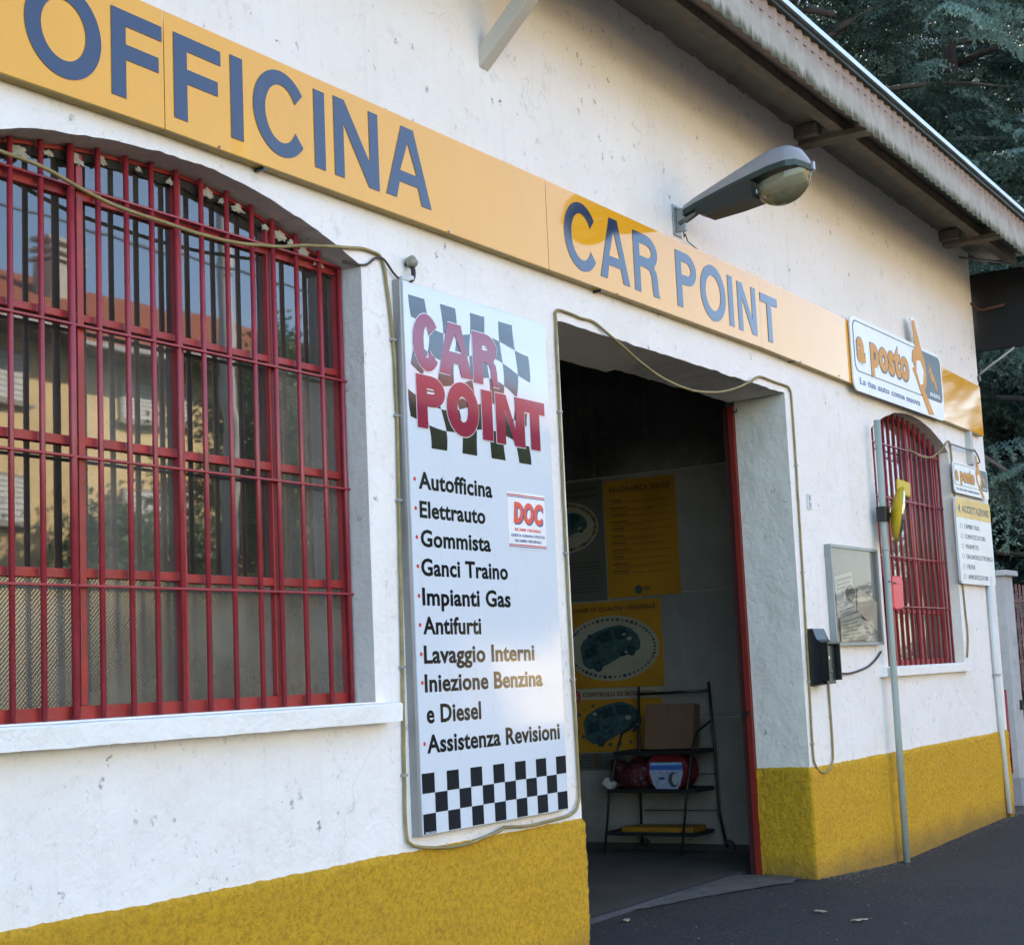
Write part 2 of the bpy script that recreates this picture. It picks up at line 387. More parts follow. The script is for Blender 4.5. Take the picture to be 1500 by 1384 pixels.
# grotesque capitals, unit cell (0..1, 0..1); stroke widths given in cell units
def glyph(ch, sw, sh):
    """sw: stroke as share of width, sh: stroke as share of height"""
    a, b = sw, sh
    if ch == 'I': return [rect(0,1,0,1)]
    if ch == 'F': return [[(0,0),(a,0),(a,.46-b*.1),(.93,.46-b*.1),(.93,.46+b*.9),(a,.46+b*.9),(a,1-b),(1,1-b),(1,1),(0,1)]]
    if ch == 'T': return [[(.5-a/2,0),(.5+a/2,0),(.5+a/2,1-b),(1,1-b),(1,1),(0,1),(0,1-b),(.5-a/2,1-b)]]
    if ch == 'O': return [ell(.5,.5,.5,.515,48), ell(.5,.5,.5-a,.5-b,48)]
    if ch == 'N': return [[(0,0),(a*.92,0),(a*.92,.70),(1-a*1.05,0),(1,0),(1,1),(1-a*.92,1),(1-a*.92,.32),(a*1.05,1),(0,1)]]
    if ch == 'A': return [[(0,0),(a,0),(a*1.0+.075,.23),(1-a-.075,.23),(1-a,0),(1,0),(.5+a*.60,1),(.5-a*.60,1)], [(.5,.80),(.5-.185,.23+b*.85),(.5+.185,.23+b*.85)]]
    if ch == 'C':
        o = ell(.52,.5,.52,.515,44,38,322); i = ell(.52,.5,.52-a,.515-b,44,30,330)
        return [o+i[::-1]]
    if ch == 'P' or ch == 'R':
        lo = .42 if ch == 'P' else .44
        r = (1-lo)/2; cy = lo+r; ru = .48
        arc = [(1-ru+ru*math.cos(R_(t)), cy+r*math.sin(R_(t))) for t in range(-90, 91, 12)]
        inn = [(1-ru+(ru-a)*math.cos(R_(t)), cy+(r-b)*math.sin(R_(t))) for t in range(-90, 91, 12)]
        hole = [(a, lo+b)]+inn+[(a, 1-b)]
        if ch == 'P': return [[(0,0),(a,0),(a,lo)]+arc+[(0,1)], hole]
        arc = [p for p in arc if p[1] > lo+.03]
        return [[(0,0),(a,0),(a,lo),(.50,lo),(.66,lo-.03),(.72,lo-.12),(.74,.1),(.78,0),(1.04,0),(.99,.08),(.97,.3),(.93,.42),(.84,lo+.045)]+arc[1:]+[(0,1)], hole]
    return []
def put_glyph(name, ch, u0, u1, v0, v1, st, mat, parent, d, sth=None, lean=0, th=.0012, shearv=0):
    W_, H_ = u1-u0, v1-v0
    g = glyph(ch, st/W_, (sth or st)/H_)
    P = [[(u0+x*W_+lean*y*H_, v0+y*H_+shearv*x*W_) for x, y in pl] for pl in g]
    return flat(name, P, mat, parent, d, th=th)

# ================================================================== SETTING: ground
def ground_z(x, y):
    d = max(0.0, min(1.0, (x-11.1)/1.7))*max(0.0, 1-max(0, x-12.8)/5.0)
    return -.085*d + .006*noise.noise(Vector((x*.5, y*.5, 0)))
gx = [-400,-150,-60,-20]+[ -5+i*.5 for i in range(70)]+[40,70,150,400,900]
gy = [-400,-150,-60,-30,-22]+[-16+i*.5 for i in range(36)]+[2.5,6,12,30,80,300,900]
V, F = [], []
for y in gy:
    for x in gx: V.append((x, y, ground_z(x, y)-.006))
for j in range(len(gy)-1):
    for i in range(len(gx)-1):
        a = j*len(gx)+i; F.append((a, a+1, a+1+len(gx), a+len(gx)))
struct(mesh('asphalt_ground', V, F, m_asp, smooth=True))

# ================================================================== WORKSHOP BUILDING
BLD = thing('workshop_building', 'white plastered workshop with yellow base band, arched barred windows and open vehicle doorway', 'building', (9.4, 0, 0))
T = .45                                   # wall thickness
W1 = dict(x0=3.53, x1=5.935, z0=1.445, zs=3.50, za=3.716)
W2 = dict(x0=12.935, x1=15.07, z0=1.475, zs=3.47, za=3.705)
DX0, DX1, DZ = 7.765, 11.085, 3.535
def arch(w, n=28):
    cx = (w['x0']+w['x1'])/2; hw = (w['x1']-w['x0'])/2; rise = w['za']-w['zs']; R = (hw*hw+rise*rise)/(2*rise)
    out = []
    for k in range(n+1):
        x = w['x0']+(w['x1']-w['x0'])*k/n
        out.append((x, w['za']-R+math.sqrt(R*R-(x-cx)**2)))
    return out
def wob(u, k, amp=.006): return amp*noise.noise(Vector((u*5.1, k*3.7, 0)))+amp*.6*noise.noise(Vector((u*23, k, 4)))
XL, XR, ZT, ZB = -8.0, 16.30, 5.80, -.3
V, F, MI = [], [], []
def quad(a, b, c, d, mi=0):
    i = len(V); V.extend([a, b, c, d]); F.append((i, i+1, i+2, i+3)); MI.append(mi)
def strip_h(xs, zlo, zhi, y=0, mi=0):
    for i in range(len(xs)-1):
        quad((xs[i], y, zlo(xs[i])), (xs[i+1], y, zlo(xs[i+1])), (xs[i+1], y, zhi(xs[i+1])), (xs[i], y, zhi(xs[i])), mi)
def lin(a, b, n): return [a+(b-a)*k/n for k in range(n+1)]
def wtop(x): return 5.795 if x < 12 else 5.795-.16*max(0, min(1, (x-12)/4.3))
const = lambda c: (lambda x: c)
def archz(w):
    A = arch(w, 60)
    def f(x):
        t = (x-w['x0'])/(w['x1']-w['x0'])*60; i = max(0, min(59, int(t))); t -= i
        return A[i][1]*(1-t)+A[i+1][1]*t+wob(x, 1.5, .009)
    return f
edgez = lambda x: DZ+wob(x, 6, .012)
strip_h([XL, W1['x0']], const(ZB), const(ZT)); strip_h([W1['x1'], DX0], const(ZB), const(ZT))
strip_h([DX1, W2['x0']], const(ZB), const(ZT)); strip_h(lin(W2['x1'], XR, 3), const(ZB), const(ZT))
for w_ in (W1, W2):
    strip_h([w_['x0'], w_['x1']], const(ZB), const(w_['z0']))
    strip_h(lin(w_['x0'], w_['x1'], 60), archz(w_), const(ZT))
strip_h(lin(DX0, DX1, 60), edgez, const(ZT))
mesh('wall', V, F, m_wall, BLD)
# reveals
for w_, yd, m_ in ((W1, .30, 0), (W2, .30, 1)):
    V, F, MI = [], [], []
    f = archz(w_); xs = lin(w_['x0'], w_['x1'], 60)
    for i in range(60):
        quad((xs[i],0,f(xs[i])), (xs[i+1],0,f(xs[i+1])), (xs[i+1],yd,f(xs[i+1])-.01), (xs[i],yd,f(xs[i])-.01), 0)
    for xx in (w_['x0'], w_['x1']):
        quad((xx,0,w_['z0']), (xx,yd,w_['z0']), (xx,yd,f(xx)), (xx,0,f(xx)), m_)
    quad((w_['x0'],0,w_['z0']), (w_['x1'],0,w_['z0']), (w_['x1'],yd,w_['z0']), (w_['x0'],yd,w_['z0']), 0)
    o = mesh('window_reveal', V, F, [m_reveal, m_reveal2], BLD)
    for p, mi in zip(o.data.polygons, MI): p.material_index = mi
V, F, MI = [], [], []
xs = lin(DX0, DX1, 60)
for i in range(60):
    xa, xb = xs[i], xs[i+1]
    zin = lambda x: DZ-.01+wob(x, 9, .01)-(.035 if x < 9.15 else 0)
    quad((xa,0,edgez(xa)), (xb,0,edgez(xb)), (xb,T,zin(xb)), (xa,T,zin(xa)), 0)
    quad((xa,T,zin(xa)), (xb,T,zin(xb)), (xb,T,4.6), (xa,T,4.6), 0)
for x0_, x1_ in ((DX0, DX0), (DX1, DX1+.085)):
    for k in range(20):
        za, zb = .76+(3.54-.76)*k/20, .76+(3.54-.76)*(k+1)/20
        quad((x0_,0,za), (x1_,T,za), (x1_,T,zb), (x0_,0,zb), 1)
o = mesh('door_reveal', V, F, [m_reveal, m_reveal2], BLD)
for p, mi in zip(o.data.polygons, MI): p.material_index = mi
# yellow plinth with real relief
def plinth(name, path, ztop):
    """path: list of (x, y) corners of the outside line"""
    segs = []
    pts = []
    for (a, b) in zip(path[:-1], path[1:]):
        L = math.hypot(b[0]-a[0], b[1]-a[1]); n = max(2, int(L/.014))
        for k in range(n): pts.append((a[0]+(b[0]-a[0])*k/n, a[1]+(b[1]-a[1])*k/n, (b[1]-a[1])/L, -(b[0]-a[0])/L))
    pts.append((*path[-1], pts[-1][2], pts[-1][3]))
    # soften normals at the corners
    nz = 56; V, F = [], []
    for i, (x, y, nx, ny) in enumerate(pts):
        ax = sum(pts[min(max(i+k,0),len(pts)-1)][2] for k in (-2,-1,0,1,2)); ay = sum(pts[min(max(i+k,0),len(pts)-1)][3] for k in (-2,-1,0,1,2))
        l = math.hypot(ax, ay) or 1; ax, ay = ax/l, ay/l
        zt = ztop+.010*noise.noise(Vector((x*2.3, y*2.3, 5)))+.006*noise.noise(Vector((x*14, y*14, 2)))+.003*noise.noise(Vector((x*50, y*50, 2)))
        for j in range(nz+1):
            z = -.2+(zt+.2)*j/nz
            d = .016+.010*noise.noise(Vector((x*3, y*3, z*3)))+.004*noise.noise(Vector((x*16, y*16, z*16)))+.0085*noise.noise(Vector((x*41, y*41, z*41)))
            if j == nz: d = -.004
            elif j == nz-1: d *= .75
            V.append((x+ax*d, y+ay*d, z))
    for i in range(len(pts)-1):
        for j in range(nz):
            a = i*(nz+1)+j; F.append((a, a+nz+1, a+nz+2, a+1))
    return mesh(name, V, F, m_yellow, BLD, smooth=True)
plinth('plinth', [(3.2, 0), (DX0, 0), (DX0, T)], .752)
plinth('plinth', [(DX1+.085, T), (DX1, 0), (XR, 0), (XR, .3)], .786)
box('plinth', XL, 3.2, -.014, .05, -.2, .752, m_yellow, BLD)
# side and back walls, roof
box('side_wall', XR-.30, XR, .002, 9.0, ZB, 5.6, m_wall, BLD)
box('side_wall', XL, XL+.3, .002, 9.0, ZB, 5.6, m_wall, BLD)
box('rear_wall', XL+.3, XR-.3, 8.8, 9.0, ZB, 5.6, m_wall, BLD)
V = [(XL-.3,-.80,5.78),(17.0,-.80,5.66),(17.0,4.5,7.0),(XL-.3,4.5,7.1),(17.0,9.6,5.7),(XL-.3,9.6,5.8)]
V2 = [(a,b,c-.04) for a,b,c in V]
mesh('roof', V+V2, [(0,1,2,3),(3,2,4,5),(6,9,8,7),(9,11,10,8),(0,6,7,1),(1,7,8,2),(2,8,10,4),(4,10,11,5),(5,11,9,3),(3,9,6,0)], m_asb, BLD)
box('rear_gable', XR-.3, XR, 2.0, 7.0, 5.6, 6.3, m_wall, BLD)
# eaves: soffit board, long purlin, brackets, corrugated fascia, flashing
def slope_z(x): return -.0152*(x-9)         # the eave drops a little to the right
def long_bar(name, x0, x1, y0, z0, y1, z1, mat, nseg=40, amp=.0, drop=slope_z):
    V, F = [], []
    for i in range(nseg+1):
        x = x0+(x1-x0)*i/nseg; s = drop(x); q = amp*noise.noise(Vector((x*3, y0, z0)))
        for (y, z) in ((y0,z0),(y1,z0),(y1,z1),(y0,z1)): V.append((x, y+q, z+s+q))
    for i in range(nseg):
        for k in range(4): F.append((4*i+k, 4*i+(k+1)%4, 4*i+4+(k+1)%4, 4*i+4+k))
    F += [(0,1,2,3), (4*nseg+3,4*nseg+2,4*nseg+1,4*nseg)]
    bm = bmesh.new(); vs = [bm.verts.new(v) for v in V]
    for f in F: bm.faces.new([vs[i] for i in f])
    return from_bm(name, bm, mat, BLD)
# soffit: flat board from the wall head out to the fascia, with a crumbly wall joint
V, F = [], []
xs = lin(XL, 16.9, 400)
for x in xs:
    s = slope_z(x)*.8; e = .018*noise.noise(Vector((x*4, 3, 0)))+.022*noise.noise(Vector((x*13, 3, 0)))
    V += [(x, -.0, 5.765+s+e), (x, -.05, 5.785+s+e*.3), (x, -.27, 5.785+s), (x, -.80, 5.785+s)]
for i in range(400):
    for k in range(3): F.append((4*i+k, 4*i+k+1, 4*i+5+k, 4*i+4+k))
mesh('soffit', V, F, m_soffit, BLD)
long_bar('purlin', XL, 16.75, -.38, 5.70, -.28, 5.783, m_wood, 60, .004)
long_bar('purlin', XL, 16.75, -.79, 5.66, -.70, 5.783, m_wood, 60, .004)
for bx_ in (4.3, 8.0, 11.72, 15.42):
    s_ = slope_z(bx_)
    for (xa, xb, yo, zl, zh) in ((bx_, bx_+.15, -.78, 5.655, 5.70), (bx_-.09, bx_-.01, -.20, 5.69, 5.785)):
        bm = bmesh.new(); bx(bm, xa, xb, yo, .02, zl+s_, zh+s_, .006)
        from_bm('bracket', bm, m_wood, BLD)
# corrugated fascia: sine profile
V, F = [], []; n = int((16.95-(-2))/.0125); nz = 6
for i in range(n+1):
    x = -2+(16.95+2)*i/n; ph = math.sin(2*math.pi*x/.146)
    for j in range(nz+1):
        ragged = (.004*noise.noise(Vector((x*9, 0, 0)))+.004*noise.noise(Vector((x*31, 0, 0)))) if j == 0 else 0
        z = 5.405+slope_z(x)+.345*j/nz+ragged*.8
        V.append((x, -.80-.0085*ph+.003*noise.noise(Vector((x*2, z*2, 0))), z))
for i in range(n):
    for j in range(nz): a = i*(nz+1)+j; F.append((a, a+nz+1, a+nz+2, a+1))
o = mesh('fascia_sheet', V, F, m_asb, BLD, smooth=True)
long_bar('drip_board', -2, 17.0, -.835, 5.745, -.775, 5.775, m_green, 60, .003)
long_bar('flashing', -2, 17.02, -.865, 5.777, -.70, 5.815, m_flash, 90, .006)
# slanting cream strut that rises out of the wall towards the eave
bm = bmesh.new(); a, b = Vector((7.10, 0.01, 4.875)), Vector((7.10, -.74, 5.56))
d = (b-a).normalized(); nrm = Vector((0, d.z, -d.y)); V = []
for p in (a-d*.05, b):
    for sx, sn in ((-.045,-.045),(.045,-.045),(.045,.045),(-.045,.045)): V.append(p+Vector((sx,0,0))+nrm*sn)
vs = [bm.verts.new(v) for v in V]
for f in ((0,1,2,3),(7,6,5,4),(0,4,5,1),(1,5,6,2),(2,6,7,3),(3,7,4,0)): bm.faces.new([vs[i] for i in f])
bmesh.ops.bevel(bm, geom=list(bm.edges), offset=.005, segments=1, affect='EDGES'); from_bm('strut', bm, m_strut, BLD)
# sills
def sill(x0, x1, z0, z1, yf):
    V, F = [], []; n = 120
    for i in range(n+1):
        x = x0+(x1-x0)*i/n; e = wob(x, 11, .004)
        V += [(x, .02, z0+e), (x, yf+.004+e, z0+e), (x, yf+e, z1-.008+e), (x, yf+.010+e, z1+e), (x, .02, z1+.004)]
    for i in range(n):
        for k in range(4): F.append((5*i+k, 5*i+5+k, 5*i+6+k, 5*i+k+1))
    F += [(0,1,2,3,4), tuple(5*n+k for k in (4,3,2,1,0))]
    return mesh('sill', V, F, m_sill, BLD)
sill(3.2, 6.01, 1.352, 1.436, -.10); sill(12.70, 15.10, 1.395, 1.468, -.06)
# windows and grilles
def window(w_, yf, verts_, hor, panes, mitop):
    cx = (w_['x0']+w_['x1'])/2
    win = link('window', None, BLD, (cx-9.4, yf, w_['z0'])); f = archz(w_)
    x0, x1, z0 = w_['x0'], w_['x1'], w_['z0']
    bm = bmesh.new()
    bx(bm, x0, x1, yf-.012, yf+.04, z0, z0+.05)
    bx(bm, x1-.028, x1, yf-.010, yf+.04, z0+.051, f(x1)-.02); bx(bm, x0, x0+.028, yf-.010, yf+.04, z0+.051, f(x0)-.02)
    from_bm('frame', bm, m_redrust, win)
    # arched head: red rim, and an added dark strip standing for the gap's darkness
    A = [(x, f(x)-.008) for x in lin(x0+.005, x1-.005, 48)]; B = [(x, z-.016) for x, z in A]
    V = []; F = []
    for (xa, za), (xb, zb) in zip(A, B): V += [(xa, yf-.008, za), (xb, yf-.008, zb), (xb, yf+.03, zb), (xa, yf+.03, za)]
    for i in range(len(A)-1):
        for k in range(4): F.append((4*i+k, 4*i+(k+1)%4, 4*i+4+(k+1)%4, 4*i+4+k))
    mesh('arched_head', V, F, m_redrust, win)
    A2 = [(x, f(x)-.026) for x in lin(x0+.03, x1-.03, 80)]; V = []; F = []
    for k, (xa, za) in enumerate(A2):
        V += [(xa, yf-.002, za), (xa, yf+.004, za-.030-.014*abs(noise.noise(Vector((xa*11, 1, 0))))*2)]
    for i in range(len(A2)-1): F.append((2*i, 2*i+1, 2*i+3, 2*i+2))
    mesh('head_dark_strip', V, F, M('dark_gap_strip', (.03,.025,.022), .9), win)
    for (vx, vw) in verts_:
        box('mullion', vx-vw/2, vx+vw/2, yf-.014, yf+.035, z0+.051, f(vx)-.034, m_redrust, win, .003)
    for (hz, hw, xa, xb) in hor:
        box('transom', xa, xb, yf-.009, yf+.03, hz-hw/2, hz+hw/2, m_redrust, win, .002)
    for (xa, xb, za, zb, g, dy) in panes:
        if zb is None:
            xs_ = lin(xa, xb, 14); O = [(xa, za), (xb, za)]+[(x, f(x)-.03) for x in xs_[::-1]]
        else: O = rect(xa, xb, za, zb)
        tilt = dy
        V = [(u, yf+.012+tilt*(u-xa)/(xb-xa), v) for u, v in O]
        mesh('pane', V, [tuple(range(len(V)))], g, win)
    return win
YF = .150
xm = [4.305, 4.850, 5.43]
xa_, xb_, xc_, xd_, xe_ = W1['x0'], xm[0], xm[1], xm[2], W1['x1']
hz = [3.488, 2.995, 2.508, 1.995]
cols = [(xa_, xb_), (xb_, xc_), (xc_, xd_), (xd_, xe_)]
panes = []
for ci, (a, b) in enumerate(cols):
    panes.append((a+.01, b-.01, hz[0]+.0, None, g_clear, 0))
    gm = [g_clear, g_dusty, g_clear, g_dusty][ci]; tl = [0, .006, 0, .004][ci]
    panes.append((a+.01, b-.01, hz[1], hz[0]-.01, g_clear, tl*.4))
    panes.append((a+.01, b-.01, hz[2], hz[1]-.01, gm, tl)); panes.append((a+.01, b-.01, hz[3], hz[2]-.01, gm, tl))
    panes.append((a+.01, b-.01, W1['z0']+.04, hz[3]-.01, g_pat, 0))
hors = []
for i, z in enumerate(hz):
    for (a, b) in cols: hors.append((z+random.uniform(-.004,.004), .036 if i != 1 else .03, a+.005, b-.005))
WIN1 = window(W1, YF, [(xm[0], .034), (xm[1], .040), (xm[2], .034), (xm[2]+.034, .018)], hors, panes, 0)
WIN2 = window(W2, .165, [(13.62, .05), (14.33, .06)], [(z, .035, W2['x0']+.03, W2['x1']-.03) for z in (2.95, 2.42, 1.95)],
   [(W2['x0']+.01, 13.62, 1.5, None, g_dusty, 0), (13.62, 14.33, 1.5, None, g_dusty, 0), (14.33, W2['x1']-.01, 1.5, None, g_dusty, 0)], 0)
def grille(w_, yb, bars, hbars, r):
    cx = (w_['x0']+w_['x1'])/2
    g = link('window_grille', None, BLD, (cx-9.4, yb, w_['z0'])); f = archz(w_)
    for x in bars:
        zt = f(min(max(x, w_['x0']), w_['x1']))+.0; rr = r*1.35 if x in BIG else r
        k = random.uniform(-.004,.004)
        tube('bar', [(x+k, yb, w_['z0']-.01), (x+k*.3, yb, (w_['z0']+zt)/2), (x, yb, zt)], rr, m_red, g, 8)
    for z in hbars:
        box('cross_bar', w_['x0']-.01, w_['x1']+.02, yb-.014, yb+.014, z-.005, z+.005, m_red, g, .002)
    return g
BIG = (4.241,)
grille(W1, .118, [3.645, 3.795, 3.944, 4.092, 4.241, 4.384, 4.536, 4.678, 4.823, 4.973, 5.133, 5.296, 5.437, 5.598, 5.765, 5.915], (3.503, 2.952, 2.438, 1.946), .0115)
grille(W2, .10, [12.96+.1415*i for i in range(15)]+[15.055], (3.40, 2.93, 2.42, 1.985), .0115)
# torn white sealing foam and peeled paint caught between arch and frame
m_foam = M('pale_foam', (.40,.37,.29), .9, var=.25, vscale=25, bmp=.6, bscale=60)
f1 = archz(W1)
for (x, s) in ((4.00,.055),(4.14,.03),(4.28,.05),(4.42,.035),(4.62,.025),(4.80,.03),(5.02,.05),(5.12,.03),(5.22,.045),(5.40,.03),(5.50,.05),(5.58,.04),(5.66,.06),(5.78,.05)):
    zc = f1(x)-.040-random.uniform(0,.02); s *= .8; bm = bmesh.new(); bmesh.ops.create_icosphere(bm, subdivisions=3, radius=1)
    for v in bm.verts:
        q = max(.15, 1+1.3*noise.noise(v.co*2.3+Vector((x*9,0,0))))
        v.co = Vector((x, .128, zc))+Vector((v.co.x*s*.8*q, v.co.y*.006, v.co.z*s*.45*q-abs(v.co.x)*s*.25))
    from_bm('torn_foam', bm, m_foam, BLD)
# red steel door frame at the inner edge
bm = bmesh.new()
bx(bm, DX1+.05, DX1+.085, T+.002, T+.045, .0, 3.50)
from_bm('door_frame', bm, m_reddoor, BLD)
box('door_frame', DX1+.075, DX1+.141, T+.050, T+.095, 0, 3.5, M('dark_red_door', (.05,.008,.005), .6), BLD)
box('door_bolt', DX1+.03, DX1+.049, T+.02, T+.05, 1.16, 1.20, m_blackp, BLD)
tube('door_stop_hook', [(DX1+.03, T-.0, 3.46), (DX1+.0, T-.05, 3.44), (DX1-.03, T-.07, 3.46)], .005, m_blackp, BLD, 6)
# rooms behind
IX = 12.4
def inner(name, V, mat=m_inner): return mesh(name, V, [(0,1,2,3)], mat, BLD)
# interior side wall made of precast slabs with recessed joints
zj = [0.0, 1.12, 2.19, 3.25, 4.6]
for i in range(4):
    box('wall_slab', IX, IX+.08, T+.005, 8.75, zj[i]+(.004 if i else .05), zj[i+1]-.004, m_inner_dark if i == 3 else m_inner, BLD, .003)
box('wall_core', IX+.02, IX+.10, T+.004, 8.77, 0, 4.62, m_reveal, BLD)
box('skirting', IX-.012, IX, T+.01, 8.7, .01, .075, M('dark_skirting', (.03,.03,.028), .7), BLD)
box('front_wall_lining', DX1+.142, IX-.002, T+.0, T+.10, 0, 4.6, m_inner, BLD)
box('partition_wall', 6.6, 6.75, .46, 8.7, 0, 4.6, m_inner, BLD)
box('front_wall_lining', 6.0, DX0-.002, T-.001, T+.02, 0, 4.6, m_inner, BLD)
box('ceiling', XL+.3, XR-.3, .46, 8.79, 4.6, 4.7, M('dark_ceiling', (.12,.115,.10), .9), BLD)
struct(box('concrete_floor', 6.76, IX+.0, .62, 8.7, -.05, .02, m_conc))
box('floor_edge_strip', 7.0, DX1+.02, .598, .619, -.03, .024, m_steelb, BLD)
# pale worn concrete lip by the right jamb
V = [(DX1-.55,.20,.006),(DX1-.25,.08,.004),(DX1-.03,.10,.008),(DX1+.06,.40,.010),(DX1+.0,.59,.012),(DX1-1.0,.592,.010),(DX1-1.7,.59,.004),(DX1-1.6,.54,.003),(DX1-1.1,.42,.003)]
# outline with uneven fringe
poly = []
for i in range(len(V)):
    a, b = Vector(V[i]), Vector(V[(i+1)%len(V)])
    for k in range(7):
        p = a.lerp(b, k/7); p += Vector((noise.noise(p*9), noise.noise(p*9+Vector((5,5,5))), 0))*.035; poly.append(p)
struct(mesh('concrete_lip', poly, [tuple(range(len(poly)))], m_concl))
# office furniture-free dark rooms behind the windows
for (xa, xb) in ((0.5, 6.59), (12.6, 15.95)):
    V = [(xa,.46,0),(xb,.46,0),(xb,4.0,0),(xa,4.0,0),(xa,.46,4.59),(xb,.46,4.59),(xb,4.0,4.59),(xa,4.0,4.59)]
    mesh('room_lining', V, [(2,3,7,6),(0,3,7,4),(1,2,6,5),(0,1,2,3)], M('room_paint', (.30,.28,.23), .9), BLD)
# rain pipe at the far corner
tube('downpipe', [(15.96,-.035,2.30),(15.965,-.035,1.4),(15.98,-.035,.80),(16.0,-.045,.0)], .028, M('white_pipe', (.66,.66,.62), .5, dirt=.2), BLD, 10)
tube('downpipe', [(16.0,-.047,.80),(16.015,-.05,.0),(16.02,-.05,-.08)], .031, m_yellow, BLD, 10)
tube('eave_rail', [(15.9,-.02,5.54),(16.2,-.75,5.36)], .012, m_alu, BLD, 6)
V = [(15.7,-.2,5.50),(16.0,-.2,5.50)]
box('pipe_clip', 15.93, 15.99, -.07, -.002, 1.33, 1.345, m_alu, BLD)

# ================================================================== FASCIA SIGN
FS = thing('fascia_sign', 'long ochre panel sign reading OFFICINA CAR POINT in blue capitals across the facade', 'sign', (9.4, -.03, 3.78))
cor = [(-1.43,3.72,4.26), (1.58,3.735,4.275), (4.583,3.787,4.288), (7.60,3.792,4.313), (10.584,3.797,4.316), (13.58,3.76,4.288), (16.13,3.727,4.232)]
for (a, b) in zip(cor[:-1], cor[1:]):
    g = .0025; n = 6; O = []
    top = [(a[0]+g+(b[0]-a[0]-2*g)*k/n, a[2]+(b[2]-a[2])*k/n) for k in range(n+1)]
    bot = [(a[0]+g+(b[0]-a[0]-2*g)*k/n, a[1]+(b[1]-a[1])*k/n) for k in range(n+1)]
    yy = random.uniform(-.0015,.0015)
    p = plate('panel', bot+top[::-1], -.060+yy, -.0575+yy, m_strip, FS)
    plate('edge_trim', [(u,v-.004) for u,v in bot]+[(u,v+.012) for u,v in bot[::-1]], -.0595+yy+.002, -.004, m_edge, p)
    box('fixing_clip', a[0]+.6, a[0]+.62, -.058, -.002, a[1]-.018, a[1]-.006, m_blackp, p)
DL = -.0625
for ch, u0, u1, v0, v1, st in [('O',3.862,4.240,3.845,4.213,.078),('F',4.293,4.569,3.851,4.212,.077),('F',4.636,4.917,3.851,4.216,.077),('I',4.977,5.055,3.857,4.226,.078),
      ('C',5.121,5.480,3.862,4.245,.078),('I',5.537,5.614,3.868,4.239,.077),('N',5.682,6.022,3.868,4.249,.077),('A',6.077,6.455,3.874,4.250,.084),
      ('C',7.790,8.175,3.862,4.262,.080),('A',8.202,8.574,3.870,4.258,.084),('R',8.640,8.965,3.866,4.249,.080),('P',9.228,9.531,3.868,4.246,.080),
      ('O',9.588,9.986,3.862,4.240,.080),('I',10.033,10.112,3.868,4.228,.079),('N',10.190,10.505,3.866,4.215,.080),('T',10.590,10.900,3.860,4.205,.078)]:
    put_glyph('letter', ch, u0, u1, v0, v1, st, m_letter, FS, DL, sth=st*.82, th=.0015)
for x in (4.9, 6.6, 8.4, 11.3, 12.1): tube('screw', [(x,-.06,3.795),(x,-.066,3.795)], .006, m_alu, FS, 6)

# ================================================================== SERVICE BOARD
SB = thing('service_board', 'tall white CAR POINT board with list of workshop services and chequered foot', 'sign', (6.87, -.025, .82))
plate('board_panel', rect(6.200, 7.540, .816, 3.468), -.050, -.044, m_board, SB)
plate('edge_frame', rect(6.178, 7.545, .812, 3.472), -.0438, -.002, m_alu, SB)
D = -.0512
LN = [('Autofficina',6.268,6.920,2.450,2.537,1),('Elettrauto',6.268,6.844,2.310,2.394,1),('Gommista',6.268,6.884,2.170,2.255,1),('Ganci Traino',6.263,7.036,2.030,2.116,1),
      ('Impianti Gas',6.263,7.051,1.888,1.975,1),('Antifurti',6.260,6.763,1.750,1.836,1),('Lavaggio Interni',6.258,7.263,1.611,1.699,1),('Iniezione Benzina',6.256,7.334,1.476,1.563,1),
      ('e Diesel',6.262,6.730,1.330,1.420,0),('Assistenza Revisioni',6.256,7.485,1.190,1.278,1)]
for body, u0, u1, v0, v1, bl in LN:
    text('lettering', body, u0, u1, v0, v1, m_black, SB, D, bold=.027)
    if bl: flat('bullet_dot', [ell(6.236, (v0+v1)/2+.002, .010, .010, 12)], m_redv, SB, D)
P = []
for r in range(3):
    for c in range(13):
        if (r+c) % 2 == 0: P.append(rect(6.204+c*.1024+.0006, 6.204+(c+1)*.1024-.0006, 1.100-(r+1)*.0935+.0005, 1.100-r*.0935-.0005))
flat('chequer_print', P, m_black, SB, D)
text('maker_lettering', 'PUBBLICITA\' INSEGNE', 6.215, 6.30, .822, .829, m_board, SB, D-.0015, bold=0)
# waving chequered flag behind the logo
def flagpt(c, r):
    u = 6.240+c*.1355+.012*math.sin(r*1.3)*(1 if 0 < c < 8 else 0); v = 3.405-r*.1245
    v += -.050*math.sin((c-1)*1.05+.4)*math.sin(math.pi*min(r,6)/6) ; u += .040*math.sin(r*1.05+c*.8)*math.sin(math.pi*r/6)
    return u, v
P = []
for r in range(6):
    for c in range(8):
        if (r+c) % 2 == 0:
            n = 6; e = []
            for k in range(n): e.append(flagpt(c+k/n, r))
            for k in range(n): e.append(flagpt(c+1, r+k/n))
            for k in range(n): e.append(flagpt(c+1-k/n, r+1))
            for k in range(n): e.append(flagpt(c, r+1-k/n))
            cx_, cy_ = sum(p[0] for p in e)/len(e), sum(p[1] for p in e)/len(e)
            P.append([(cx_+(x-cx_)*.985, cy_+(y-cy_)*.985) for x, y in e])
flat('flag_print', P, m_black, SB, D)
m_halo = m_board
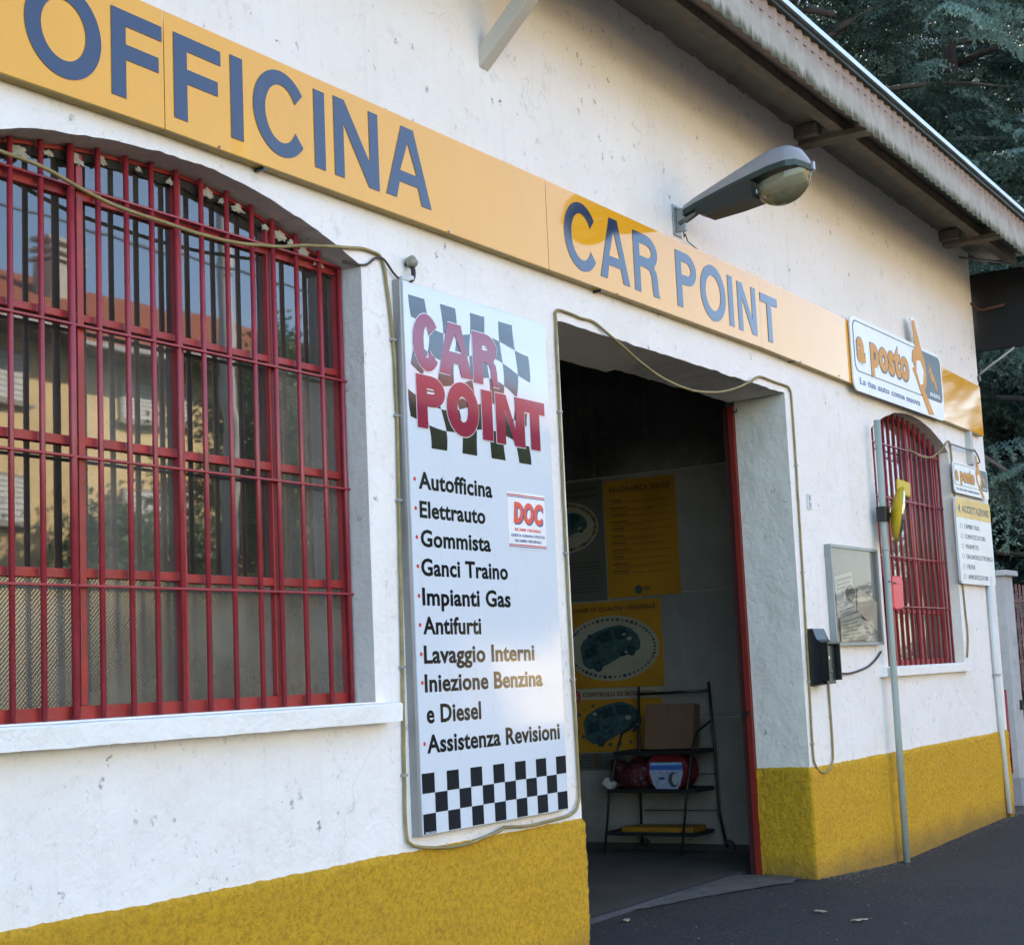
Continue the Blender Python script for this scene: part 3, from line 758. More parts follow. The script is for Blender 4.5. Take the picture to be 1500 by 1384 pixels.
for ch, u0, u1, v0, v1, st in [('C',6.262,6.485,3.045,3.325,.082),('A',6.480,6.775,3.050,3.320,.088),('R',6.790,7.020,3.040,3.312,.080),
        ('P',6.276,6.520,2.752,3.018,.080),('O',6.532,6.822,2.748,3.020,.088),('I',6.852,6.952,2.748,3.012,.10),('N',6.985,7.268,2.744,3.012,.088),('T',7.268,7.482,2.742,3.012,.088)]:
    put_glyph('logo_outline', ch, u0-.004, u1+.004, v0-.004, v1+.004, st+.008, m_halo, SB, D-.0013, sth=(st+.008)*.85, th=.0008)
    put_glyph('logo_letter', ch, u0, u1, v0, v1, st*1.1, m_maroon, SB, D-.0024, sth=st*.80, th=.0012)
# spare parts sticker
flat('sticker', [rect(7.062,7.440,2.200,2.498)], M('sticker_white', (.80,.79,.78), .3), SB, D)
for z in (2.480, 2.215): 
    flat('sticker_stripe', [rect(7.062,7.438,z,z+.006)], m_redv, SB, D-.0014); flat('sticker_stripe', [rect(7.062,7.438,z-.009,z-.004)], M('sticker_blue', (.05,.08,.25), .3), SB, D-.0014)
text('sticker_shadow', 'DOC', 7.127, 7.412, 2.325, 2.440, M('sticker_blue'), SB, D-.0014, bold=.05, shear=.12, th=.001)
text('sticker_lettering', 'DOC', 7.115, 7.400, 2.333, 2.448, M('orange_red_vinyl', (.75,.07,.02), .3), SB, D-.0028, bold=.05, shear=.12, th=.001)
text('sticker_lettering', 'RICAMBI ORIGINALI', 7.125, 7.385, 2.292, 2.308, M('orange_red_vinyl'), SB, D-.0014, bold=.01)
text('sticker_lettering', 'QUESTA AZIENDA UTILIZZA', 7.085, 7.425, 2.262, 2.276, M('sticker_blue'), SB, D-.0014, bold=.01)
text('sticker_lettering', 'RICAMBI ORIGINALI', 7.125, 7.385, 2.234, 2.248, M('sticker_blue'), SB, D-.0014, bold=.01)

# ================================================================== A POSTO SIGNS
m_white = M('sign_white', (.78,.78,.74), .35, var=.05)
m_or = M('sign_orange', (.66,.28,.015), .5, var=.1)
m_gr = M('sign_grey', (.10,.13,.14), .45, var=.1)
m_bl = M('sign_text_blue', (.10,.12,.26), .3)
def aposto(label, U0, U1, V0, V1, yb, yf, flag_h, big):
    A = thing('brand_sign', label, 'sign', ((U0+U1)/2, yb, V0), 'a posto network signs')
    W_, H_ = U1-U0, V1-V0
    X = lambda t: U0+t*W_; Z = lambda t: V0+t*H_
    # white board with the spanner tip rising over its top edge
    O = rrect(U0, U1, V0, V1, H_*.14)
    k = next(i for i, p in enumerate(O) if p[1] > V1-1e-6 and p[0] < U1-H_*.14+1e-6)
    tip = [(X(.765), Z(1)), (X(.745), Z(1+flag_h*.55)), (X(.715), Z(1+flag_h*.95)), (X(.69), Z(1+flag_h)), (X(.665), Z(1+flag_h*.88)), (X(.67), Z(1+flag_h*.4)), (X(.69), Z(1))]
    O = O[:k+1]+tip+O[k+1:]
    plate('board', O, yf, yf+.012, m_white, A)
    if big:
        for xx in (.1,.9): box('standoff', X(xx)-.02, X(xx)+.02, yf+.013, -.0635, Z(.4), Z(.6), m_alu, A)
    else:
        box('standoff', X(.45), X(.55), yf+.013, .0, Z(.4), Z(.6), m_alu, A)
    d = yf-.001
    o1, o2 = rrect(X(.022), X(.985), Z(.26), Z(.95), H_*.12), rrect(X(.030), X(.978), Z(.275), Z(.935), H_*.11)
    flat('outline_print', [o1, o2], m_gr, A, d)
    flat('grey_panel', [rrect(X(.745), X(.978), Z(.275), Z(.935), H_*.10)], m_gr, A, d-.0012)
    # spanner: shaft up, ring, shaft down
    S1 = [(X(.672),Z(1+flag_h*.8)),(X(.70),Z(1+flag_h*.85)),(X(.765),Z(.93)),(X(.79),Z(.80)),(X(.80),Z(.62)),(X(.79),Z(.45)),(X(.765),Z(.36)),(X(.86),Z(.04)),(X(.80),Z(.02)),(X(.715),Z(.33)),(X(.675),Z(.50)),(X(.64),Z(.62)),(X(.67),Z(.66)),(X(.64),Z(.74)),(X(.655),Z(.90)),(X(.69),Z(.93))]
    H1 = [(X(.69),Z(.76)),(X(.735),Z(.78)),(X(.77),Z(.64)),(X(.75),Z(.44)),(X(.715),Z(.42)),(X(.685),Z(.60))]
    flat('spanner_print', [S1, H1], m_or, A, d-.0026)
    flat('spanner_hole', [H1], m_white, A, d-.0026)
    t0 = text('name_shadow', 'a posto', X(.045), X(.60), Z(.37), Z(.885), m_gr, A, d-.0012, bold=.080)
    text('name_lettering', 'a posto', X(.050), X(.592), Z(.40), Z(.87), m_or, A, d-.0026, bold=.045)
    text('slogan_lettering', 'La tua auto come nuova', X(.06), X(.70), Z(.10), Z(.19), m_bl, A, d-.0012, bold=.03)
    # bird-like emblem and name on the grey panel
    flat('emblem_print', [[(X(.835),Z(.82)),(X(.865),Z(.70)),(X(.90),Z(.60)),(X(.93),Z(.42)),(X(.90),Z(.46)),(X(.885),Z(.56)),(X(.87),Z(.52)),(X(.845),Z(.60)),(X(.855),Z(.68)),(X(.825),Z(.64)),(X(.84),Z(.72))]], m_or, A, d-.0026)
    text('emblem_lettering', 'RHIAG', X(.83), X(.95), Z(.31), Z(.37), m_white, A, d-.0026, bold=.02)
    return A
aposto('large a posto sign with a spanner, over the end of the ochre fascia sign', 12.385, 14.80, 3.722, 4.350, -.0655, -.0785, .42, True)
aposto('small white and orange a posto sign with a spanner, above the ACCETTAZIONE board', 15.00, 16.14, 3.075, 3.372, -.01, -.055, .5, False)

# ================================================================== ACCETTAZIONE BOARD
AB = thing('reception_board', 'white ACCETTAZIONE board with yellow header and a list of services by the building corner', 'sign', (15.58, -.02, 2.21))
plate('board', rrect(14.995, 16.155, 2.210, 3.035, .05), -.050, -.028, m_white, AB)
box('standoff', 15.3, 15.4, -.027, .0, 2.5, 2.6, m_alu, AB)
hdr = [(15.0, 2.845), (16.150, 2.845)]+[p for p in rrect(15.0, 16.150, 2.215, 3.030, .05) if p[1] > 2.9]
flat('header_print', [hdr], M('header_yellow', (.68,.42,.05), .25), AB, -.0512)
flat('arrow_print', [[(15.06,2.93),(15.13,2.975),(15.13,2.885)]], m_gr, AB, -.0526)
text('header_lettering', 'ACCETTAZIONE', 15.19, 16.08, 2.895, 2.965, m_gr, AB, -.0526, bold=.02)
for i, (s, L) in enumerate((('CAMBIO OLIO',.50),('CLIMATIZZATORI',.66),('MARMITTE',.42),('DIAGNOSI ELETTRONICA',.88),('FRENI',.24),('AMMORTIZZATORI',.66))):
    z = 2.765-i*.097
    text('service_lettering', s, 15.23, 15.23+L, z-.022, z+.022, m_gr, AB, -.0512, bold=.0)
    flat('service_icon', [ell(15.13, z, .040, .026, 10), ell(15.13, z, .028, .016, 10)], M('icon_grey', (.45,.5,.5), .4), AB, -.0512)

# ================================================================== WALL STREET LAMP
LX = 9.40
LP = thing('wall_lamp', 'grey street lamp with a glass bowl on a bracket arm above the CAR POINT lettering', 'lamp', (LX, 0, 4.47))
bm = bmesh.new()
bx(bm, LX-.055, LX+.055, -.012, -.001, 4.375, 4.585, .003); bx(bm, LX-.012, LX+.012, -.075, -.0125, 4.40, 4.56, .003)
from_bm('wall_bracket', bm, m_alu, LP)
for zz in (4.56, 4.40): tube('bolt', [(LX-.03,-.012,zz),(LX-.03,-.03,zz)], .008, m_alu, LP, 6)
tube('arm', [(LX,-.03,4.455),(LX,-.10,4.485),(LX,-.22,4.54)], .021, M('arm_steel', (.22,.21,.18), .5, .5), LP, 12)
tube('feed_wire', [(LX,-.05,4.42),(LX+.03,-.04,4.37),(LX+.06,-.035,4.40),(LX+.10,-.03,4.36),(LX+.30,-.02,4.33)], .004, m_blackp, LP, 5)
# stations along the housing: (y, rim z, half width, crown height)
def lerp_tab(t, tab):
    for a, b in zip(tab[:-1], tab[1:]):
        if t <= b[0]: k = (t-a[0])/(b[0]-a[0]); return [a[i]*(1-k)+b[i]*k for i in range(1, len(a))]
    return list(tab[-1][1:])
tab = [(0,-.075,4.530,.045,.035),(.12,-.17,4.553,.070,.050),(.35,-.40,4.605,.105,.075),(.55,-.58,4.640,.135,.100),(.72,-.73,4.668,.155,.118),(.85,-.84,4.683,.150,.105),(.94,-.915,4.685,.115,.072),(1,-.972,4.655,.030,.012)]
V, F = [], []; NS, NC = 28, 16
for i in range(NS+1):
    y, zr, hw, ch = lerp_tab(i/NS, tab); hw *= .88
    for k in range(NC+1):
        a = math.pi*k/NC; V.append((LX-hw*math.cos(a), y, zr+1.25*ch*math.sin(a)**.7))
for i in range(NS):
    for k in range(NC): a = i*(NC+1)+k; F.append((a, a+1, a+NC+2, a+NC+1))
F.append(tuple(range(NC+1)))
mesh('housing', V, F, m_lampg, LP, smooth=True)
# dark rim band below it
V, F = [], []
for i in range(NS+1):
    y, zr, hw, ch = lerp_tab(i/NS, tab); hw *= .88; V += [(LX-hw-.006, y, zr+.004), (LX-hw-.004, y, zr-.034), (LX+hw+.004, y, zr-.034), (LX+hw+.006, y, zr+.004)]
for i in range(NS):
    for k in range(3): a = 4*i+k; F.append((a, a+1, a+5, a+4))
F += [(0,1,2,3), (4*NS+3,4*NS+2,4*NS+1,4*NS)]
mesh('rim', V, F, M('rim_green', (.012,.03,.02), .4), LP)
# gear tray below (dark, ribbed)
V, F = [], []
tr = [(-.17,4.528,4.495,.060),(-.25,4.545,4.455,.090),(-.46,4.59,4.480,.115),(-.60,4.62,4.505,.130)]
for (y, zt, zb, hw) in tr: V += [(LX-hw-.01,y,zt),(LX-hw*.85,y,zb),(LX+hw*.85,y,zb),(LX+hw+.01,y,zt)]
for i in range(3):
    for k in range(3): a = 4*i+k; F.append((a,a+1,a+5,a+4))
F += [(0,1,2,3),(15,14,13,12)]
mesh('gear_tray', V, F, m_lampd, LP)
for k in (-.05, 0, .05):
    tube('tray_rib', [(LX+k*.8,-.28,4.462),(LX+k*1.6,-.62,4.528)], .005, m_lampd, LP, 5)
# glass bowl
def bowl_mat():
    m, nt, b = new_mat('lamp_bowl'); b.inputs['Base Color'].default_value = (.36,.33,.19,1); b.inputs['Roughness'].default_value = .08
    b.inputs['Transmission Weight'].default_value = .65; b.inputs['IOR'].default_value = 1.45; return m
bm = bmesh.new(); bmesh.ops.create_uvsphere(bm, u_segments=28, v_segments=16, radius=1)
for v in list(bm.verts):
    if v.co.z > .02: bm.verts.remove(v)
for v in bm.verts:
    x, y, z = v.co; z = min(z, 0)
    yy = -.775+y*.192; v.co = Vector((LX+x*.115, yy, 4.612+(-.775-yy)*.19+z*.172*(1-.12*y)))
from_bm('glass_bowl', bm, bowl_mat(), LP, smooth=True)
tube('lamp_tube', [(LX,-.64,4.56),(LX,-.90,4.60)], .030, M('bulb_white', (.75,.75,.7), .3), LP, 10)
box('latch', LX-.015, LX+.015, -.990, -.968, 4.628, 4.680, m_alu, LP, .003)

# ================================================================== PROJECTING SIGN at the corner
PS = thing('projecting_sign', 'black backed box sign projecting from the far building corner under the eave', 'sign', (16.36, -.02, 4.63))
box('panel', 16.345, 16.40, -.545, .05, 4.632, 5.445, M('sign_back', (.003,.003,.0035), .8), PS, .004)
box('rim', 16.345, 16.41, -.568, -.546, 4.632, 5.452, M('rim_white', (.7,.72,.7), .4), PS)
tube('support_arm', [(16.25,-.0,5.13),(16.31,-.06,5.06),(16.335,-.10,5.055),(16.336,-.32,5.075)], .014, M('rusty_steel', (.10,.04,.02), .8), PS, 6)
tube('brace', [(16.31,.02,4.36),(16.36,-.38,4.63)], .014, m_alu, PS, 8)
tube('post', [(16.325,.03,4.30),(16.325,.03,4.66)], .022, M('white_pipe'), PS, 8)
box('foot_bracket', 16.28, 16.34, -.02, .04, 4.32, 4.37, m_blackp, PS)

# ================================================================== NOTICE CASE and papers
NCs = thing('notice_case', 'shallow glass notice case with a metal frame between letterbox and barred window', 'notice case', (12.2, -.02, 1.65))
bx0, bx1, bz0, bz1 = 11.665, 12.72, 1.655, 2.432
box('back_panel', bx0+.01, bx1-.01, -.012, -.002, bz0+.01, bz1-.01, M('case_felt', (.34,.34,.34), .9, var=.1, vscale=2), NCs)
bm = bmesh.new(); fw = .022
bx(bm, bx0, bx1, -.055, -.001, bz0, bz0+fw); bx(bm, bx0, bx1, -.055, -.001, bz1-fw, bz1)
bx(bm, bx0, bx0+fw, -.0545, -.001, bz0+fw, bz1-fw); bx(bm, bx1-fw, bx1, -.0545, -.001, bz0+fw, bz1-fw)
from_bm('frame', bm, M('case_frame', (.30,.32,.31), .4, .3), NCs)
mesh('glass_front', [(bx0+fw,-.046,bz0+fw),(bx1-fw,-.046,bz0+fw),(bx1-fw,-.046,bz1-fw),(bx0+fw,-.046,bz1-fw)], [(0,1,2,3)], g_case, NCs)
def paper(label, pts, y, col, lines, mat2=None):
    n = 6; V, F = [], []
    (a, b, c, d) = [Vector((u, 0, v)) for u, v in pts]
    for j in range(n+1):
        for i in range(n+1):
            p = a.lerp(b, i/n).lerp(d.lerp(c, i/n), j/n); p.y = y+.007*noise.noise(Vector((p.x*4, p.z*4, y*90))); V.append(p)
    for j in range(n):
        for i in range(n): q = j*(n+1)+i; F.append((q, q+1, q+n+2, q+n+1))
    o = mesh('paper_notice', V, F, M('paper_'+label[:8].strip().replace(' ','_'), col, .8, var=.1), None, smooth=True)
    tag(o, label, 'paper', 'papers in the notice case')
    for k, (t, u0, u1, h) in enumerate(lines):
        P = []
        for (uu, tt) in ((u0,t),(u1,t),(u1,t+h),(u0,t+h)):
            p = a.lerp(b, uu).lerp(d.lerp(c, uu), tt); P.append((p.x, p.z))
        flat('print_block', [P], mat2 or M('print_grey', (.25,.25,.24), .8), o, y-.009, th=.0004)
paper('printed leaflet with a dark oval picture, upper left in the glass case', [(11.80,1.87),(12.22,1.93),(12.165,2.235),(11.79,2.185)], -.022, (.60,.62,.60),
      [(.86,.06,.9,.05),(.76,.06,.8,.04),(.66,.06,.5,.04),(.1,.06,.9,.04),(.02,.06,.8,.04)])
flat('picture_print', [ell(12.09, 2.06, .085, .07, 16)], M('print_dark', (.12,.11,.12), .8), bpy.data.objects['paper_notice'], -.034, th=.0004)
paper('blank cream sheet slipped sideways in the glass case, held by its corner', [(12.22,1.93),(12.66,1.76),(12.69,2.00),(12.28,2.12)], -.026, (.66,.60,.48), [])
paper('yellowish printed leaflet at the bottom left of the glass case', [(11.83,1.685),(12.34,1.70),(12.27,1.92),(11.82,1.86)], -.030, (.55,.57,.47),
      [(.80,.05,.95,.05),(.66,.05,.8,.04),(.52,.05,.9,.04),(.38,.05,.7,.04),(.24,.05,.9,.04),(.1,.05,.6,.04)])
paper('small pale sheet leaning at the bottom centre of the glass case', [(12.37,1.685),(12.57,1.69),(12.50,1.84),(12.31,1.86)], -.022, (.62,.60,.55), [(.6,.1,.8,.06),(.4,.1,.7,.06)])

# ================================================================== LETTERBOX
LB = thing('letterbox', 'black metal intercom box with hood and slanted top beside the doorway', 'letterbox', (11.2, 0, 1.36))
V = []; yF = -.125
O = [(0.0,1.362),(-.105,1.375),(-.125,1.675),(-.085,1.70),(-.06,1.783),(0.0,1.783)]
for xx in (11.165, 11.40): V += [(xx, y-.001, z) for y, z in O]
n = len(O); F = [tuple(range(n)), tuple(range(n, 2*n))[::-1]]+[(i, (i+1)%n, n+(i+1)%n, n+i) for i in range(n)]
bm = bmesh.new(); vs = [bm.verts.new(v) for v in V]
for f in F: bm.faces.new([vs[i] for i in f])
bmesh.ops.bevel(bm, geom=list(bm.edges), offset=.004, segments=2, affect='EDGES'); from_bm('body', bm, m_blackp, LB)
bm = bmesh.new(); bx(bm, 11.155, 11.41, -.175, -.122, 1.665, 1.680, .002); bx(bm, 11.155, 11.168, -.172, -.122, 1.40, 1.664); bx(bm, 11.397, 11.41, -.172, -.122, 1.40, 1.664)
from_bm('hood', bm, m_blackp, LB)
box('front_panel', 11.20, 11.375, -.136, -.118, 1.375, 1.655, M('panel_dark_grey', (.035,.04,.04), .3, .4), LB, .002)
box('name_tag', 11.215, 11.275, -.139, -.1365, 1.555, 1.578, M('tag_white', (.8,.8,.8), .4), LB)
tube('button', [(11.29,-.136,1.465),(11.29,-.142,1.465)], .010, m_alu, LB, 10)
text('lettering', 'SOS', 11.25, 11.33, 1.392, 1.407, m_alu, LB, -.1372, bold=.0)

# ================================================================== POLE, MIRROR, RED BOX
PL = thing('steel_pole', 'thin grey-green steel pole standing against the yellow base by the right window', 'pole', (12.715, -.10, -.08))
tube('shaft', [(12.745,-.10,-.09),(12.76,-.10,1.2),(12.785,-.10,2.4),(12.81,-.10,3.51)], .028, m_pole, PL, 14)
tube('weld_ring', [(12.785,-.10,2.42),(12.786,-.10,2.44)], .031, m_pole, PL, 14)
TM = thing('traffic_mirror', 'yellow backed traffic mirror seen edge-on, clamped to the grey steel pole', 'mirror', (12.78, -.13, 2.5))
bm = bmesh.new(); bx(bm, 12.74, 12.84, -.142, -.058, 2.66, 2.785, .006); bx(bm, 12.84, 12.90, -.135, -.105, 2.705, 2.74, .004); from_bm('clamp', bm, m_blackp, TM)
tube('clamp_bolt', [(12.885,-.136,2.725),(12.885,-.15,2.725)], .012, m_alu, TM, 8)
# convex dish facing away to the right; profile across local axis
cm = Vector((12.95, -.19, 2.73)); ax = Vector((.40, -.91, -.16)).normalized(); sd = Vector((0,0,1)).cross(ax).normalized(); up_ = ax.cross(sd).normalized()
V, F = [], []; rings = 8; sg = 28
for j in range(rings+1):
    t = j/rings; rr = .235*math.sin(t*math.pi/2); dp = -.075*math.cos(t*math.pi/2)
    for k in range(sg):
        a = 2*math.pi*k/sg; V.append(cm+ax*dp+sd*(rr*.8*math.cos(a))+up_*(rr*math.sin(a)))
for j in range(rings):
    for k in range(sg): F.append((j*sg+k, j*sg+(k+1)%sg, (j+1)*sg+(k+1)%sg, (j+1)*sg+k))
mesh('yellow_back', V, F, M('yellow_plastic', (.62,.42,.01), .3, var=.1), TM, smooth=True)
V, F = [], []
for j in range(rings+1):
    t = j/rings; rr = .225*math.sin(t*math.pi/2); dp = .035*math.cos(t*math.pi/2)
    for k in range(sg):
        a = 2*math.pi*k/sg; V.append(cm+ax*(dp+.004)+sd*(rr*.8*math.cos(a))+up_*(rr*math.sin(a)))
for j in range(rings):
    for k in range(sg): F.append((j*sg+k, j*sg+(k+1)%sg, (j+1)*sg+(k+1)%sg, (j+1)*sg+k))
mesh('mirror_face', V, F, M('mirror_silver', (.8,.8,.8), .06, 1.0, var=.02), TM, smooth=True)
bm = bmesh.new(); bx(bm, -.02, .10, -.075, .075, .16, .285, .012)
for v in bm.verts:
    q = v.co.copy(); tw = .12*(q.z-.16); v.co = cm+ax*(q.x*.9+tw*.5)+sd*(q.y*.75)+Vector((0,0,q.z-q.x*.25))
from_bm('hood', bm, M('yellow_plastic'), TM)
RB = thing('alarm_box', 'small bright red box fixed to the window bars behind the grey pole', 'box', (13.45, .06, 1.95))
bm = bmesh.new(); O = [(13.10,1.955),(13.13,1.94),(13.31,1.95),(13.34,1.97),(13.365,2.18),(13.33,2.235),(13.11,2.23)]
plate('body', O, -.035, .055, M('red_plastic', (.72,.03,.06), .35, var=.06), RB, bev=.012)
flat('lid_seam', [rect(13.11,13.35,2.160,2.164)], m_redrust, RB, -.037)
tube('fixing_wire', [(12.70,-.135,2.165),(13.0,-.10,2.16),(13.10,-.045,2.165)], .004, m_blackp, RB, 5)

# ================================================================== CABLES
def cable(label, pts, r, mat, jit=.004, n=8, name='cable'):
    return tag(tube(name, spline(pts, n, jit), r, mat, None, 7), label, 'cable')
cable('yellowed cable hanging across the large window top and down beside the service board', 
  [(3.3,.05,3.60),(3.6,.055,3.56),(3.851,.06,3.528),(4.044,.06,3.522),(4.352,.06,3.461),(4.689,.06,3.444),(5.058,.06,3.444),(5.36,.035,3.478),(5.55,-.013,3.514),(5.78,-.014,3.551),(5.92,-.013,3.573),(6.03,-.012,3.578),(6.075,-.012,3.566),(6.10,-.012,3.52),(6.115,-.012,3.45),(6.155,-.012,3.17),(6.165,-.012,2.8),(6.155,-.012,2.39),(6.135,-.012,1.6),(6.12,-.012,1.1),(6.115,-.014,.84),(6.135,-.022,.785),(6.22,-.03,.762),(6.5,-.035,.735),(6.78,-.035,.755),(6.93,-.03,.782)], .0085, m_cable)
cable('yellowed cable up the left door edge, sagging under the lintel to the letterbox',
  [(6.93,-.03,.782),(7.1,-.03,.768),(7.4,-.03,.768),(7.62,-.028,.785),(7.70,-.02,.83),(7.725,-.014,.95),(7.72,-.012,1.5),(7.715,-.012,2.2),(7.72,-.012,3.0),(7.725,-.012,3.50),(7.735,-.012,3.578),(7.80,-.012,3.598),(8.0,-.012,3.590),(8.18,-.012,3.590),(8.45,-.03,3.50),(8.85,-.04,3.385),(9.2,-.04,3.34),(9.55,-.04,3.345),(9.95,-.04,3.40),(10.35,-.03,3.51),(10.60,-.014,3.590),(10.9,-.012,3.592),(11.10,-.012,3.590),(11.16,-.012,3.57),(11.185,-.012,3.49),(11.19,-.012,3.0),(11.175,-.012,2.2),(11.155,-.012,1.4),(11.14,-.012,.90),(11.17,-.014,.79),(11.27,-.02,.735),(11.40,-.02,.742),(11.50,-.016,.80),(11.535,-.012,.90),(11.535,-.012,1.15),(11.53,-.014,1.38)], .0085, m_cable)
cable('thin dark cable sagging from the letterbox to the corner of the right window sill', [(11.42,-.03,1.50),(11.62,-.03,1.455),(11.95,-.02,1.44),(12.3,-.02,1.47),(12.55,-.015,1.52),(12.74,-.015,1.60)], .009, m_cabled, .002)
cable('thin cable looping from the right window grille over its jamb to the sill',
  [(14.0,.04,3.40),(14.3,.03,3.36),(14.6,.02,3.38),(14.85,.0,3.47),(15.02,-.012,3.56),(15.10,-.012,3.55),(15.125,-.012,3.4),(15.13,-.012,2.6),(15.17,-.012,2.0),(15.19,-.012,1.75),(15.15,-.012,1.6),(15.11,-.012,1.52)], .009, m_cable, .003)
cable('thin black wire from the large window corner to the hook above the service board', [(5.86,.05,3.51),(5.95,-.01,3.50),(6.03,-.014,3.55),(6.09,-.02,3.555),(6.17,-.02,3.50),(6.235,-.02,3.475)], .006, m_cabled, .002)
cable('loose thin wires dangling beside the large a posto sign', [(14.82,-.05,4.22),(14.95,-.05,4.10),(15.1,-.04,4.16),(15.3,-.03,4.14),(15.6,-.02,4.16),(16.1,-.02,4.20)], .006, m_cabled, .01)
# hook insulator over the board
HK = thing('wall_hook', 'bent black and white wall hook with a grey insulator above the service board', 'hook', (6.28, 0, 3.48))
tube('hook_arm', spline([(6.235,-.03,3.478),(6.265,-.05,3.478),(6.29,-.05,3.50),(6.30,-.04,3.55),(6.30,-.0,3.58)], 5), .012, m_blackp, HK, 8)
tube('white_sleeve', [(6.215,-.025,3.484),(6.25,-.045,3.480),(6.275,-.055,3.492)], .014, M('white_pipe'), HK, 8)
bm = bmesh.new(); bmesh.ops.create_icosphere(bm, subdivisions=2, radius=.032)
for v in bm.verts: v.co = v.co*(1+.25*noise.noise(v.co*40))+Vector((6.302,-.035,3.582))
from_bm('insulator', bm, M('dirty_ceramic', (.30,.27,.20), .5, var=.4, vscale=40), HK, True)
# small wall tablet
o = box('wall_tablet', 11.375, 11.455, -.012, .0, 2.685, 2.80, M('tablet_grey', (.60,.60,.58), .5), None, .002); tag(o, 'small pale plastic tablet on the white wall right of the doorway', 'tablet')
flat('slot_print', [rect(11.405,11.420,2.70,2.735), rect(11.405,11.420,2.75,2.785)], m_gr, o, -.0135)
# rod bracket above the small sign
RD = thing('rod_bracket', 'short horizontal rod and pale upright plate fixed above the small a posto sign', 'bracket', (15.6, 0, 3.5))
tube('rod', [(14.97,-.05,3.535),(15.35,-.06,3.53),(15.72,-.06,3.535)], .010, m_alu, RD, 6)
box('upright_plate', 15.66, 15.74, -.056, -.001, 3.40, 3.74, M('plate_pale', (.50,.50,.46), .6), RD, .004)
tube('twisted_wire', spline([(15.74,-.06,3.55),(15.85,-.06,3.50),(15.90,-.06,3.44),(15.80,-.06,3.42)],5), .007, m_cabled, RD, 5)

# ================================================================== INTERIOR: posters, cart and its load
m_post_y = M('poster_orange', (.36,.165,.012), .35, var=.25, vscale=2)
m_post_c = M('poster_cream', (.27,.24,.16), .4, var=.15, vscale=3)
m_post_g = M('poster_greyish', (.09,.088,.065), .4, var=.2, vscale=2)
m_teal = M('poster_teal', (.035,.075,.07), .4, var=.5, vscale=30)
m_teal2 = M('poster_teal_dark', (.012,.035,.04), .4, var=.5, vscale=40)
m_brown = M('poster_brown', (.12,.05,.015), .4)
m_dk = M('poster_ink', (.03,.03,.025), .4)
def poster(label, y0, y1, z0, z1, mat):
    """y0 > y1 : left edge is deeper in the room"""
    u0, u1 = -y0, -y1; t = thing('wall_poster', label, 'poster', (IX, (y0+y1)/2, z0), 'posters on the inside wall')
    plate('sheet', rect(u0, u1, z0, z1), IX-.008, IX-.002, mat, t, 'S'); return t, u0, u1
DI = IX-.0092
def car(t, u, z, s):
    """cut-away car seen from front quarter, drawn as flat print"""
    B = [(-.50,-.14),(-.52,.02),(-.46,.14),(-.28,.26),(-.05,.34),(.18,.37),(.36,.31),(.47,.20),(.52,.08),(.50,-.04),(.40,-.10),(.16,-.16),(-.02,-.26),(-.20,-.34),(-.38,-.34),(-.48,-.26)]
    P = [(u+x*s, z+y*s*.9) for x, y in B]; flat('car_print', [P], m_teal, t, DI-.0012, 'S')
    for (x, y, a, b) in ((-.22,-.27,.075,.085),(.36,-.06,.065,.075)): flat('car_wheel_print', [ell(u+x*s, z+y*s, a*s, b*s, 16), ell(u+x*s, z+y*s, a*s*.45, b*s*.45, 12)], m_teal2, t, DI-.0026, 'S')
    flat('car_detail_print', [[(u-.44*s,z-.02*s),(u-.24*s,z+.06*s),(u-.22*s,z-.10*s),(u-.44*s,z-.16*s)]], m_teal2, t, DI-.0026, 'S')
    flat('car_detail_print', [[(u-.22*s,z+.20*s),(u+.0*s,z+.27*s),(u+.05*s,z+.12*s),(u-.14*s,z+.06*s)]], m_teal2, t, DI-.0026, 'S')
    flat('car_detail_print', [[(u+.06*s,z+.28*s),(u+.28*s,z+.28*s),(u+.34*s,z+.14*s),(u+.10*s,z+.12*s)]], m_teal2, t, DI-.0026, 'S')
    for k in range(10):
        uu, zz = u+random.uniform(-.35,.4)*s, z+random.uniform(-.15,.2)*s; w_ = random.uniform(.02,.06)*s
        flat('car_detail_print', [ell(uu, zz, w_, w_*.6, 7)], random.choice((m_teal2, m_post_c, m_teal2)), t, DI-.0042, 'S', th=.0006)
def ring(t, u, z, ru, rz, n, a0, a1, mats):
    for k in range(n):
        a = R_(a0+(a1-a0)*k/(n-1)); w_ = random.uniform(.008,.017)
        flat('icon_print', [rect(u+ru*math.cos(a)-w_, u+ru*math.cos(a)+w_, z+rz*math.sin(a)-w_*.8, z+rz*math.sin(a)+w_*.8)], random.choice(mats), t, DI-.0026, 'S')
t, u0, u1 = poster('dull grey poster with a car in an oval, left of the tall orange poster', 3.10, 2.31, 2.165, 3.225, m_post_g)
flat('oval_print', [ell((u0+u1)/2, 2.83, .34, .23)], m_post_c, t, DI, 'S'); car(t, (u0+u1)/2+.02, 2.83, .40)
ring(t, (u0+u1)/2, 2.83, .31, .20, 26, -80, 90, (m_dk, m_brown))
text('title_lettering', 'Sempre tagliandi', u0+.06, u1-.06, 3.145, 3.175, m_dk, t, DI, 'S'); text('title_lettering', 'Qualita Originale', u0+.06, u1-.06, 3.085, 3.115, m_dk, t, DI, 'S')
for k in range(9): flat('text_line_print', [rect(u0+.08, u1-.05-.05*random.random(), 2.50-k*.032, 2.506-k*.032)], m_dk, t, DI, 'S')
t, u0, u1 = poster('tall orange poster full of small print lines, top right of the posters', 2.295, 1.59, 2.175, 3.205, m_post_y)
text('title_lettering', 'PANORAMICA SERVIZI', u0+.06, u1-.05, 3.095, 3.145, m_brown, t, DI, 'S', bold=.04)
